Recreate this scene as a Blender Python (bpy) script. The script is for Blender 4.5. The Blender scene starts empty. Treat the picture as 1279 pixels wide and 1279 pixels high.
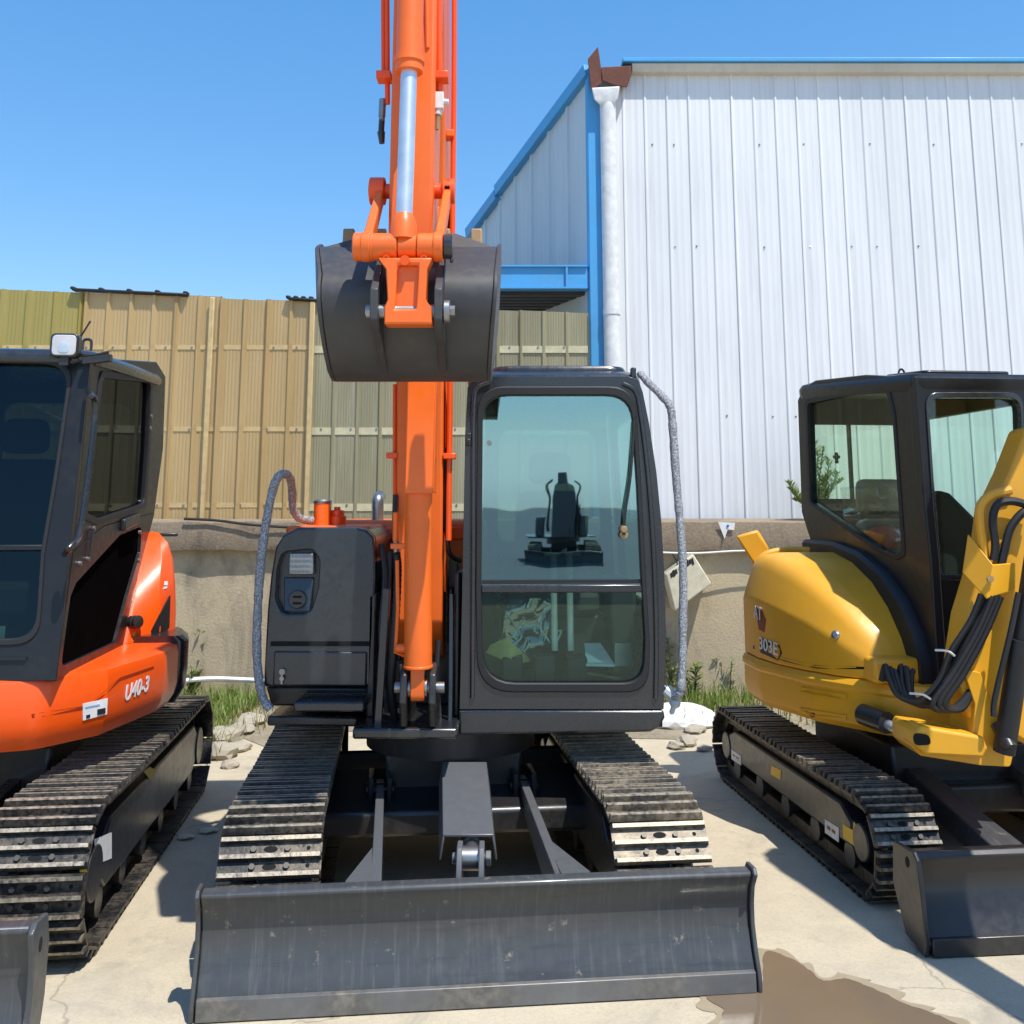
import bpy, bmesh, math, random
from math import sin, cos, tan, pi, radians as R, atan2, sqrt, hypot
from mathutils import Vector as V, Matrix
random.seed(7)
S = bpy.context.scene
COL = S.collection

# ------------------------------------------------------------------ camera model
F, PX, PY, H = 1281.0, 639.5, 426.0, 1.7
TH = math.atan(209 / F)

def ray(px, py):
    dx, u = (px - PX) / F, (PY - py) / F
    return V((dx, cos(TH) - u * sin(TH), sin(TH) + u * cos(TH)))
CAM = V((0, 0, H))
def W(px, py, Y):
    d = ray(px, py); return CAM + d * (Y / d.y)
def G(px, py, z=0.0):
    d = ray(px, py); return CAM + d * ((z - H) / d.z)
def onp(M, ax, val, px, py):
    """point (in the local frame M) where the view ray meets the local plane ax=val"""
    Mi = M.inverted(); o = Mi @ CAM; d = Mi.to_3x3() @ ray(px, py)
    t = (val - o[ax]) / d[ax]; return o + d * t

# ------------------------------------------------------------------ materials
def newmat(name):
    m = bpy.data.materials.new(name); m.use_nodes = True
    nt = m.node_tree; b = nt.nodes['Principled BSDF']; return m, nt, b
def nd(nt, typ, **kw):
    n = nt.nodes.new(typ)
    for k, v in kw.items():
        if k in n.inputs.keys(): n.inputs[k].default_value = v
        else: setattr(n, k, v)
    return n
def noise(nt, scale, detail=4, rough=.55, stretch=None, dist=0.0):
    tc = nd(nt, 'ShaderNodeTexCoord'); mp = nd(nt, 'ShaderNodeMapping')
    if stretch: mp.inputs['Scale'].default_value = stretch
    nt.links.new(tc.outputs['Object'], mp.inputs['Vector'])
    n = nd(nt, 'ShaderNodeTexNoise', Scale=scale, Detail=detail, Roughness=rough, Distortion=dist)
    nt.links.new(mp.outputs['Vector'], n.inputs['Vector']); return n
def ramp(nt, src, stops):
    r = nd(nt, 'ShaderNodeValToRGB'); e = r.color_ramp.elements
    while len(e) < len(stops): e.new(.5)
    for i, (p, c) in enumerate(stops):
        e[i].position = p; e[i].color = (c, c, c, 1) if isinstance(c, (int, float)) else (*c, 1)
    nt.links.new(src, r.inputs['Fac']); return r
def mixc(nt, fac, a, b, blend='MIX'):
    m = nd(nt, 'ShaderNodeMix', data_type='RGBA', blend_type=blend)
    for s, x in ((m.inputs['Factor'], fac), (m.inputs['A'], a), (m.inputs['B'], b)):
        if hasattr(x, 'is_linked') or hasattr(x, 'links'): nt.links.new(x, s)
        elif isinstance(x, (int, float)): s.default_value = x
        else: s.default_value = (*x, 1)
    return m.outputs['Result']
def bump(nt, b, src, strength=.2, dist=.01):
    bp = nd(nt, 'ShaderNodeBump', Strength=strength, Distance=dist)
    nt.links.new(src, bp.inputs['Height']); nt.links.new(bp.outputs['Normal'], b.inputs['Normal'])

def paint(name, col, rough=.35, coat=.25, dust=.25, dustcol=(.34, .29, .22), metallic=0.0, var=.15, peel=.04):
    m, nt, b = newmat(name)
    n1 = noise(nt, 2.3, 6, .62); n2 = noise(nt, 26, 5, .6)
    dk = tuple(c * (1 - var) for c in col)
    c1 = mixc(nt, ramp(nt, n1.outputs['Fac'], [(.35, 0), (.65, 1)]).outputs['Color'], col, dk)
    mul = nd(nt, 'ShaderNodeMath', operation='MULTIPLY')
    r1 = ramp(nt, n1.outputs['Fac'], [(.45, 0), (.75, dust)])
    r2 = ramp(nt, n2.outputs['Fac'], [(.4, .15), (.7, 1)])
    nt.links.new(r1.outputs['Color'], mul.inputs[0]); nt.links.new(r2.outputs['Color'], mul.inputs[1])
    c2 = mixc(nt, mul.outputs[0], c1, dustcol)
    nt.links.new(c2, b.inputs['Base Color'])
    rr = ramp(nt, n2.outputs['Fac'], [(.3, rough * .85), (.7, min(1, rough * 1.25))])
    nt.links.new(rr.outputs['Color'], b.inputs['Roughness'])
    b.inputs['Metallic'].default_value = metallic
    b.inputs['Coat Weight'].default_value = coat; b.inputs['Coat Roughness'].default_value = .15
    n3 = noise(nt, 9, 2, .5)
    bump(nt, b, n3.outputs['Fac'], peel, .02)
    return m
def plain(name, col, rough=.5, metallic=0, spec=.5):
    m, nt, b = newmat(name)
    n = noise(nt, 14, 4)
    c = mixc(nt, ramp(nt, n.outputs['Fac'], [(.3, 0), (.7, 1)]).outputs['Color'], col, tuple(x * .78 for x in col))
    nt.links.new(c, b.inputs['Base Color'])
    b.inputs['Roughness'].default_value = rough; b.inputs['Metallic'].default_value = metallic
    b.inputs['Specular IOR Level'].default_value = spec
    return m
def glass(name, tint, refl, gcol=(1, 1, 1), cap=.06, wavy=False):
    m = bpy.data.materials.new(name); m.use_nodes = True; nt = m.node_tree
    nt.nodes.clear(); out = nd(nt, 'ShaderNodeOutputMaterial')
    t = nd(nt, 'ShaderNodeBsdfTransparent', Color=(*tint, 1)); g = nd(nt, 'ShaderNodeBsdfGlossy', Roughness=.015, Color=(*gcol, 1))
    fr = nd(nt, 'ShaderNodeFresnel', IOR=1.45); ad = nd(nt, 'ShaderNodeMath', operation='ADD', use_clamp=True)
    mn = nd(nt, 'ShaderNodeMath', operation='MINIMUM'); mn.inputs[1].default_value = cap
    nt.links.new(fr.outputs[0], mn.inputs[0])
    ad.inputs[1].default_value = refl; nt.links.new(mn.outputs[0], ad.inputs[0])
    if wavy:
        n = noise(nt, 2.2, 2, .5); bp = nd(nt, 'ShaderNodeBump', Strength=.02, Distance=.05)
        nt.links.new(n.outputs['Fac'], bp.inputs['Height']); nt.links.new(bp.outputs['Normal'], g.inputs['Normal'])
    mx = nd(nt, 'ShaderNodeMixShader'); nt.links.new(ad.outputs[0], mx.inputs[0])
    nt.links.new(t.outputs[0], mx.inputs[1]); nt.links.new(g.outputs[0], mx.inputs[2])
    nt.links.new(mx.outputs[0], out.inputs['Surface']); return m

M = {}
M['orange'] = paint('orange_paint', (.92, .155, .012), .42, .15, .12, dustcol=(.42, .13, .05), var=.12)
M['orange_red'] = paint('red_orange_paint', (.95, .095, .002), .36, .2, .03, var=.06)
M['yellow'] = paint('yellow_paint', (.80, .385, .014), .46, .1, .15, var=.12)
M['grey'] = paint('dark_grey_paint', (.018, .021, .026), .26, .5, .08, peel=.02)
M['blade_grey'] = paint('blade_grey_paint', (.05, .054, .058), .42, .2, .3, dustcol=(.16, .15, .13))
def worn(m):
    nt = m.node_tree; b = nt.nodes['Principled BSDF']; src = b.inputs['Base Color'].links[0].from_socket
    n = noise(nt, 9, 6, .7, (6, .5, .35)); n2 = noise(nt, 7, 5, .65, (.35, 1, 5)); n3 = noise(nt, 16, 6, .75)
    c = mixc(nt, ramp(nt, n.outputs['Fac'], [(.52, 0), (.72, .45)]).outputs['Color'], src, (.14, .14, .14))
    c = mixc(nt, ramp(nt, n2.outputs['Fac'], [(.56, 0), (.7, .4)]).outputs['Color'], c, (.022, .022, .024))
    c = mixc(nt, ramp(nt, n3.outputs['Fac'], [(.62, 0), (.7, .6)]).outputs['Color'], c, (.3, .26, .2))
    nt.links.new(c, b.inputs['Base Color'])
worn(M['blade_grey'])
M['guard_grey'] = paint('light_grey_guard_paint', (.10, .105, .112), .4, .15, .15)
M['edge'] = paint('scraped_edge_steel', (.17, .17, .17), .4, 0, .9, dustcol=(.40, .35, .27), var=.6, metallic=.3)
M['hood_grey'] = paint('hood_grey_paint', (.018, .024, .032), .28, .5, .08, peel=.02)
M['black'] = paint('satin_black_paint', (.016, .016, .018), .38, .2, .15)
M['cab_black'] = paint('cab_black_paint', (.013, .014, .017), .36, .15, .05, peel=.01)
M['cab_black'].node_tree.nodes['Principled BSDF'].inputs['Specular IOR Level'].default_value = .3
M['bucket'] = paint('bucket_black_paint', (.046, .046, .048), .5, .05, .2, peel=.02)
M['rubber'] = plain('black_rubber', (.014, .014, .015), .55)
M['dark'] = plain('dark_interior_plastic', (.02, .022, .024), .6)
M['seat'] = plain('dark_seat_fabric', (.035, .036, .038), .85)
M['wrapseat'] = plain('brown_plastic_wrapped_seat', (.30, .25, .20), .25)
M['red_reflection'] = plain('red_reflection_colour', (.55, .09, .05), .4)  # colour of an orange-red reflection, painted onto a lump in the right cab
M['chrome'] = plain('chromed_steel', (.86, .87, .88), .34, .75)
M['steel'] = plain('bare_steel', (.36, .36, .36), .38, .9)
M['white'] = plain('white_plastic', (.78, .78, .76), .4)
M['cream'] = plain('cream_board', (.66, .6, .44), .7)
M['cardboard'] = plain('yellow_cardboard', (.62, .5, .2), .8)
M['film'] = plain('clear_wrinkled_film', (.5, .55, .55), .2)
M['lens'] = plain('lamp_lens', (.3, .31, .31), .14)
M['bolt'] = plain('dark_bolt_steel', (.11, .10, .085), .5, .6)
M['yellow_mark'] = plain('yellow_marking', (.8, .5, .02), .5)
M['white_mark'] = plain('white_marking', (.82, .82, .82), .5)
M['black_mark'] = plain('black_marking', (.02, .02, .02), .5)
M['red_mark'] = plain('dark_red_marking', (.2, .02, .015), .45)
M['rust'] = paint('rusty_steel', (.16, .05, .03), .75, 0, .6, dustcol=(.3, .14, .08), var=.5)
M['blue'] = paint('blue_trim_paint', (.07, .36, .70), .45, .1, .2, dustcol=(.4, .5, .6))
M['tooth'] = plain('worn_tooth_steel', (.4, .27, .14), .6, .3)
M['glass_main'] = glass('tinted_windscreen_glass', (.38, .52, .51), .31, (.64, .92, .95), wavy=True)
M['glass_low'] = glass('clear_lower_glass', (.80, .92, .86), .0, (.8, 1, .98))
M['glass_dark'] = glass('dark_tinted_glass', (.3, .34, .34), .0, cap=.10)
M['glass_clear'] = glass('clear_cab_glass', (.86, .93, .86), .0, cap=.05)
M['glass_green'] = glass('green_cab_glass', (.86, .95, .91), .0, cap=.05)

def mk_wrap():
    m, nt, b = newmat('speckled_foam_wrap')
    n = noise(nt, 120, 3, .7); n2 = noise(nt, 14, 3)
    r = ramp(nt, n.outputs['Fac'], [(.34, (.13, .14, .16)), (.5, (.27, .285, .31)), (.66, (.6, .62, .64))])
    nt.links.new(r.outputs['Color'], b.inputs['Base Color']); b.inputs['Roughness'].default_value = .32
    bump(nt, b, n.outputs['Fac'], .8, .01); return m
M['wrap'] = mk_wrap()

def mk_track(name, c0, c1, dust, d=.8):
    m, nt, b = newmat(name)
    n1 = noise(nt, 5, 6, .65); n2 = noise(nt, 45, 5, .65)
    c = mixc(nt, ramp(nt, n2.outputs['Fac'], [(.35, 0), (.65, 1)]).outputs['Color'], c0, c1)
    mul = nd(nt, 'ShaderNodeMath', operation='MULTIPLY')
    nt.links.new(ramp(nt, n1.outputs['Fac'], [(.4, 0), (.62, d)]).outputs['Color'], mul.inputs[0])
    nt.links.new(ramp(nt, n2.outputs['Fac'], [(.35, .1), (.6, 1)]).outputs['Color'], mul.inputs[1])
    c = mixc(nt, mul.outputs[0], c, dust)
    nt.links.new(c, b.inputs['Base Color'])
    nt.links.new(ramp(nt, n2.outputs['Fac'], [(.3, .32), (.7, .62)]).outputs['Color'], b.inputs['Roughness'])
    b.inputs['Metallic'].default_value = .35
    bump(nt, b, n2.outputs['Fac'], .3, .006); return m
M['track'] = mk_track('track_steel', (.014, .015, .017), (.045, .042, .038), (.2, .16, .115), .75)
M['grouser'] = mk_track('worn_grouser_steel', (.09, .08, .068), (.40, .35, .27), (.45, .38, .27), .75)
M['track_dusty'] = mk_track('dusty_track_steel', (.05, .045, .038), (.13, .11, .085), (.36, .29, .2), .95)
M['hole'] = plain('black_hole', (.004, .004, .004), .9)

def mk_ground():
    m, nt, b = newmat('concrete_yard')
    n1 = noise(nt, .55, 6, .6); n2 = noise(nt, 4.5, 8, .65, dist=.6); n3 = noise(nt, 60, 6, .7)
    c = mixc(nt, ramp(nt, n1.outputs['Fac'], [(.35, 0), (.65, 1)]).outputs['Color'], (.56, .485, .345), (.475, .41, .295))
    c = mixc(nt, ramp(nt, n2.outputs['Fac'], [(.42, 0), (.7, .5)]).outputs['Color'], c, (.36, .315, .24))
    c = mixc(nt, ramp(nt, n3.outputs['Fac'], [(.45, 0), (.75, .45)]).outputs['Color'], c, (.3, .26, .2))
    n4 = noise(nt, 1.6, 8, .72, dist=1.2); n5 = noise(nt, 170, 3, .6); n6 = noise(nt, .9, 5, .6, (1, .35, 1), .8)
    c = mixc(nt, ramp(nt, n4.outputs['Fac'], [(.54, 0), (.68, .6)]).outputs['Color'], c, (.27, .245, .2))
    c = mixc(nt, ramp(nt, n6.outputs['Fac'], [(.52, 0), (.7, .5)]).outputs['Color'], c, (.6, .54, .41))
    c = mixc(nt, ramp(nt, n5.outputs['Fac'], [(.55, 0), (.7, .5)]).outputs['Color'], c, (.22, .19, .15))
    # hairline cracks
    tc = nd(nt, 'ShaderNodeTexCoord'); vo = nd(nt, 'ShaderNodeTexVoronoi', feature='DISTANCE_TO_EDGE', Scale=.42)
    wn = noise(nt, 2.5, 4, .6); ad = nd(nt, 'ShaderNodeVectorMath', operation='ADD'); sc = nd(nt, 'ShaderNodeVectorMath', operation='SCALE', Scale=.35)
    nt.links.new(wn.outputs['Color'], sc.inputs[0]); nt.links.new(tc.outputs['Object'], ad.inputs[0]); nt.links.new(sc.outputs[0], ad.inputs[1])
    nt.links.new(ad.outputs[0], vo.inputs['Vector'])
    cr = ramp(nt, vo.outputs['Distance'], [(.0, .5), (.0028, 0)])
    c = mixc(nt, cr.outputs['Color'], c, (.14, .12, .09))
    nt.links.new(c, b.inputs['Base Color']); b.inputs['Roughness'].default_value = .85
    mm = nd(nt, 'ShaderNodeMath', operation='ADD'); nt.links.new(n3.outputs['Fac'], mm.inputs[0]); nt.links.new(n2.outputs['Fac'], mm.inputs[1])
    bump(nt, b, mm.outputs[0], .25, .01); return m
M['ground'] = mk_ground()
def mk_puddle():
    m, nt, b = newmat('muddy_water')
    n1 = noise(nt, 3, 5); 
    c = mixc(nt, n1.outputs['Fac'], (.15, .11, .072), (.2, .15, .10))
    nt.links.new(c, b.inputs['Base Color']); b.inputs['Roughness'].default_value = .07
    b.inputs['Specular IOR Level'].default_value = .5
    return m
M['puddle'] = mk_puddle()
def mk_soil():
    m, nt, b = newmat('sandy_soil')
    n1 = noise(nt, 2.4, 8, .7); n2 = noise(nt, 30, 6, .7)
    c = mixc(nt, ramp(nt, n1.outputs['Fac'], [(.35, 0), (.65, 1)]).outputs['Color'], (.34, .28, .19), (.2, .17, .11))
    c = mixc(nt, ramp(nt, n2.outputs['Fac'], [(.4, 0), (.7, .6)]).outputs['Color'], c, (.45, .4, .3))
    nt.links.new(c, b.inputs['Base Color']); b.inputs['Roughness'].default_value = .95
    bump(nt, b, n2.outputs['Fac'], .8, .03); return m
M['soil'] = mk_soil()
def mk_wall(name, a, b_, c_, stain, sz=.9):
    m, nt, b = newmat(name)
    n1 = noise(nt, 1.3, 7, .65); n2 = noise(nt, 2.6, 6, .7, (1, 1, .35), .8); n3 = noise(nt, 45, 6, .7)
    c = mixc(nt, ramp(nt, n1.outputs['Fac'], [(.35, 0), (.65, 1)]).outputs['Color'], a, b_)
    c = mixc(nt, ramp(nt, n2.outputs['Fac'], [(.5, 0), (.72, sz)]).outputs['Color'], c, stain)
    c = mixc(nt, ramp(nt, n3.outputs['Fac'], [(.45, 0), (.75, .5)]).outputs['Color'], c, c_)
    nt.links.new(c, b.inputs['Base Color']); b.inputs['Roughness'].default_value = .9
    mm = nd(nt, 'ShaderNodeMath', operation='ADD'); nt.links.new(n3.outputs['Fac'], mm.inputs[0]); nt.links.new(n2.outputs['Fac'], mm.inputs[1])
    bump(nt, b, mm.outputs[0], .4, .02); return m
M['wall'] = mk_wall('rendered_concrete', (.5, .41, .265), (.40, .33, .22), (.29, .24, .165), (.15, .13, .10), .85)
M['ledge'] = mk_wall('weathered_concrete_beam', (.29, .22, .145), (.2, .155, .105), (.42, .35, .25), (.075, .062, .05))
def mk_sheet(name, a, b_, rough=.4, stain=(.4, .38, .36), st=.35, trans=0):
    m, nt, b = newmat(name)
    n1 = noise(nt, 1.1, 5, .6, (1, 1, .25)); n2 = noise(nt, 9, 6, .7, (1, 1, .06))
    c = mixc(nt, ramp(nt, n1.outputs['Fac'], [(.35, 0), (.65, 1)]).outputs['Color'], a, b_)
    c = mixc(nt, ramp(nt, n2.outputs['Fac'], [(.5, 0), (.75, st)]).outputs['Color'], c, stain)
    nt.links.new(c, b.inputs['Base Color']); b.inputs['Roughness'].default_value = rough
    n3 = noise(nt, 1.7, 3, .5, (1, 1, .4)); bump(nt, b, n3.outputs['Fac'], .25, .03)
    if trans:
        tr = nd(nt, 'ShaderNodeBsdfTranslucent'); nt.links.new(c, tr.inputs['Color'])
        mx = nd(nt, 'ShaderNodeMixShader'); mx.inputs[0].default_value = trans
        o = nt.nodes['Material Output']; nt.links.new(b.outputs[0], mx.inputs[1]); nt.links.new(tr.outputs[0], mx.inputs[2]); nt.links.new(mx.outputs[0], o.inputs['Surface'])
    return m
M['sheet_white'] = mk_sheet('white_ribbed_sheet', (.755, .76, .755), (.665, .675, .675), .42, (.50, .50, .49), .5)
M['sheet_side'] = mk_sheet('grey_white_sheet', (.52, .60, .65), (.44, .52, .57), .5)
M['gutter'] = mk_sheet('beige_gutter', (.66, .6, .5), (.58, .52, .43), .5)
M['fibre_tan'] = mk_sheet('tan_fibreglass', (.60, .415, .19), (.48, .33, .145), .32, (.66, .5, .26), .6, .3)
M['fibre_yellow'] = mk_sheet('yellow_fibreglass', (.41, .33, .09), (.34, .275, .08), .35, (.5, .41, .16), .5, .2)
M['fibre_grey'] = mk_sheet('grey_green_fibreglass', (.42, .37, .22), (.33, .295, .175), .32, (.54, .5, .36), .65, .3)
M['rail_tan'] = plain('fibre_rail', (.62, .45, .21), .5)
M['rail_grey'] = plain('pale_fibre_rail', (.6, .54, .34), .5)
M['canopy'] = plain('dark_corrugated_roof', (.05, .05, .055), .6)
def mk_leaf(name, a, b_):
    m, nt, b = newmat(name)
    n = noise(nt, 11, 3)
    c = mixc(nt, ramp(nt, n.outputs['Fac'], [(.35, 0), (.65, 1)]).outputs['Color'], a, b_)
    nt.links.new(c, b.inputs['Base Color']); b.inputs['Roughness'].default_value = .5
    tr = nd(nt, 'ShaderNodeBsdfTranslucent'); nt.links.new(c, tr.inputs['Color'])
    mx = nd(nt, 'ShaderNodeMixShader'); mx.inputs[0].default_value = .35
    o = nt.nodes['Material Output']; nt.links.new(b.outputs[0], mx.inputs[1]); nt.links.new(tr.outputs[0], mx.inputs[2]); nt.links.new(mx.outputs[0], o.inputs['Surface'])
    return m
M['leaf'] = mk_leaf('weed_leaf', (.12, .2, .03), (.22, .3, .05))
M['leaf_dry'] = mk_leaf('dry_grass', (.3, .27, .09), (.2, .2, .06))
M['stem'] = plain('plant_stem', (.12, .13, .05), .7)

# ------------------------------------------------------------------ mesh builder
def catmull(pts, k=6):
    P = [V(p) for p in pts]; out = []
    for i in range(len(P) - 1):
        p0 = P[max(i - 1, 0)]; p1 = P[i]; p2 = P[i + 1]; p3 = P[min(i + 2, len(P) - 1)]
        for j in range(k):
            t = j / k
            out.append(.5 * ((2 * p1) + (p2 - p0) * t + (2 * p0 - 5 * p1 + 4 * p2 - p3) * t * t + (-p0 + 3 * p1 - 3 * p2 + p3) * t ** 3))
    out.append(P[-1]); return out
def roundpoly(pts, r, seg=5):
    n = len(pts); out = []
    rs = r if isinstance(r, (list, tuple)) else [r] * n
    for i in range(n):
        p = V(pts[i][:2]); a = V(pts[i - 1][:2]) - p; b = V(pts[(i + 1) % n][:2]) - p
        if rs[i] <= 0: out.append(p); continue
        la, lb = a.length, b.length; a.normalize(); b.normalize()
        ang = a.angle(b)
        d = min(rs[i] / max(tan(ang / 2), .05), la * .48, lb * .48)
        p1, p2 = p + a * d, p + b * d
        for j in range(seg + 1):
            t = j / seg; out.append(p1 * (1 - t) ** 2 + p * 2 * t * (1 - t) + p2 * t * t)
    return out
def raycast2(loop, c, ang):
    d = V((cos(ang), sin(ang))); best = None
    for i in range(len(loop)):
        a = loop[i] - c; b = loop[(i + 1) % len(loop)] - c; e = b - a
        den = d.x * e.y - d.y * e.x
        if abs(den) < 1e-12: continue
        t = (a.x * e.y - a.y * e.x) / den; s = (a.x * d.y - a.y * d.x) / den
        if t > 0 and -1e-6 <= s <= 1 + 1e-6 and (best is None or t > best): best = t
    return c + d * (best if best else 0)
AX = {'x': lambda u, v, w: V((w, u, v)), 'y': lambda u, v, w: V((u, w, v)), 'z': lambda u, v, w: V((u, v, w))}

class MB:
    def __init__(s): s.v = []; s.f = []; s.m = []; s.cur = 0
    def add(s, vs, fs):
        o = len(s.v); s.v += [V(v) for v in vs]
        for f in fs: s.f.append(tuple(i + o for i in f)); s.m.append(s.cur)
    def box(s, x0, x1, y0, y1, z0, z1):
        s.add([(x0,y0,z0),(x1,y0,z0),(x1,y1,z0),(x0,y1,z0),(x0,y0,z1),(x1,y0,z1),(x1,y1,z1),(x0,y1,z1)],
              [(3,2,1,0),(4,5,6,7),(0,1,5,4),(1,2,6,5),(2,3,7,6),(3,0,4,7)]); return s
    def hexa(s, p):
        s.add(p, [(3,2,1,0),(4,5,6,7),(0,1,5,4),(1,2,6,5),(2,3,7,6),(3,0,4,7)]); return s
    def obox(s, c, ux, uy, uz):
        c, ux, uy, uz = V(c), V(ux), V(uy), V(uz)
        s.hexa([c-ux-uy-uz, c+ux-uy-uz, c+ux+uy-uz, c-ux+uy-uz, c-ux-uy+uz, c+ux-uy+uz, c+ux+uy+uz, c-ux+uy+uz]); return s
    def bar(s, p0, p1, w, h, side=(1, 0, 0)):
        p0, p1 = V(p0), V(p1); d = p1 - p0; y = d / 2; x = V(side) - V(side).project(d); x.normalize()
        z = x.cross(d.normalized()); s.obox((p0 + p1) / 2, x * w / 2, y, z * h / 2); return s
    def loft(s, loops, cap=True):
        n = len(loops[0]); vs = [p for l in loops for p in l]; fs = []
        for k in range(len(loops) - 1):
            for i in range(n):
                j = (i + 1) % n; fs.append((k*n+i, k*n+j, (k+1)*n+j, (k+1)*n+i))
        if cap: fs += [tuple(reversed(range(n))), tuple((len(loops)-1)*n + i for i in range(n))]
        s.add(vs, fs); return s
    def cyl(s, p0, p1, r0, r1=None, n=20, cap=True):
        p0, p1 = V(p0), V(p1); r1 = r0 if r1 is None else r1
        d = (p1 - p0).normalized(); a = d.orthogonal().normalized(); b = d.cross(a)
        s.loft([[p + (a * cos(2*pi*i/n) + b * sin(2*pi*i/n)) * r for i in range(n)] for p, r in ((p0, r0), (p1, r1))], cap); return s
    def lathe(s, p, d, prof, n=24):
        p, d = V(p), V(d).normalized(); a = d.orthogonal().normalized(); b = d.cross(a)
        s.loft([[p + d * h + (a * cos(2*pi*i/n) + b * sin(2*pi*i/n)) * r for i in range(n)] for h, r in prof]); return s
    def tube(s, pts, r, n=8, smooth=0):
        P = catmull(pts, smooth) if smooth else [V(p) for p in pts]
        loops = []; a = None
        for i, p in enumerate(P):
            d = (P[min(i+1, len(P)-1)] - P[max(i-1, 0)]).normalized()
            if a is None: a = d.orthogonal().normalized()
            a = (a - a.project(d)).normalized(); b = d.cross(a)
            rr = r[i * (len(r) - 1) // max(1, len(P) - 1)] if isinstance(r, (list, tuple)) else (r(i) if callable(r) else r)
            loops.append([p + (a * cos(2*pi*k/n) + b * sin(2*pi*k/n)) * rr for k in range(n)])
        s.loft(loops); return s
    def plate(s, poly, ax, w0, w1):
        s.loft([[AX[ax](p[0], p[1], w) for p in poly] for w in (w0, w1)]); return s
    def frame(s, outer, inner, ax, w0, w1):
        """plate with one hole; both loops star-shaped about the hole's centre"""
        outer = [V(p[:2]) for p in outer]; inner = [V(p[:2]) for p in inner]
        c = sum(inner, V((0, 0))) / len(inner)
        angs = sorted({round(atan2((p - c).y, (p - c).x), 5) for p in outer + inner})
        O = [raycast2(outer, c, a) for a in angs]; I = [raycast2(inner, c, a) for a in angs]; n = len(angs)
        f = AX[ax]; vs = []
        for l, w in ((O, w0), (I, w0), (O, w1), (I, w1)): vs += [f(p.x, p.y, w) for p in l]
        fs = []
        for i in range(n):
            j = (i + 1) % n
            fs += [(i, j, n+j, n+i), (2*n+j, 2*n+i, 3*n+i, 3*n+j), (j, i, 2*n+i, 2*n+j), (n+i, n+j, 3*n+j, 3*n+i)]
        s.add(vs, fs); return s
    def sphere(s, c, r, n=12, sc=(1, 1, 1)):
        c = V(c); k = n // 2
        loops = [[c + V((sin(pi*a/k)*cos(2*pi*i/n)*r*sc[0], sin(pi*a/k)*sin(2*pi*i/n)*r*sc[1], cos(pi*a/k)*r*sc[2])) for i in range(n)] for a in range(1, k)]
        s.loft(loops); return s
    def build(s, name, mat, parent=None, bevel=0, seg=2, ang=35, world=None, label=None):
        me = bpy.data.meshes.new(name)
        vs = [world @ v for v in s.v] if world is not None else s.v
        me.from_pydata([tuple(v) for v in vs], [], s.f); 
        mats = mat if isinstance(mat, (list, tuple)) else [mat]
        for m in mats: me.materials.append(m)
        if len(mats) > 1: me.polygons.foreach_set('material_index', s.m)
        bm = bmesh.new(); bm.from_mesh(me); bmesh.ops.remove_doubles(bm, verts=bm.verts, dist=1e-5)
        bmesh.ops.recalc_face_normals(bm, faces=bm.faces); bm.to_mesh(me); bm.free()
        me.polygons.foreach_set('use_smooth', [True] * len(me.polygons)); me.set_sharp_from_angle(angle=R(ang))
        o = bpy.data.objects.new(name, me); COL.objects.link(o); o.parent = parent
        if bevel:
            b = o.modifiers.new('bevel', 'BEVEL'); b.width = bevel; b.segments = seg; b.limit_method = 'ANGLE'; b.angle_limit = R(ang); b.harden_normals = False
        if label: o['label'] = label
        return o

def tag(o, label, cat=None, group=None, kind=None):
    if label: o['label'] = label
    if cat: o['category'] = cat
    if group: o['group'] = group
    if kind: o['kind'] = kind
    return o
def thing(name, label, cat, loc=(0, 0, 0), rz=0, group=None):
    o = bpy.data.objects.new(name, None); COL.objects.link(o); o.empty_display_size = .2
    o.location = loc; o.rotation_euler = (0, 0, rz)
    tag(o, label, cat, group)
    Mw = Matrix.Translation(V(loc)) @ Matrix.Rotation(rz, 4, 'Z')
    return o, Mw
def text(name, s, mat, parent, p, ux, uy, size, off=.0, ext=.0008, shear=0, space=1.0):
    c = bpy.data.curves.new(name, 'FONT'); c.body = s; c.size = size; c.extrude = ext; c.offset = off; c.shear = shear
    c.space_character = space; c.align_x = 'LEFT'; c.align_y = 'BOTTOM'; c.materials.append(mat)
    o = bpy.data.objects.new(name, c); COL.objects.link(o); o.parent = parent
    ux = V(ux).normalized(); uy = V(uy) - V(uy).project(ux); uy.normalize(); uz = ux.cross(uy)
    m = Matrix((ux, uy, uz)).transposed().to_4x4(); m.translation = V(p); o.matrix_local = m
    return o

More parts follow.
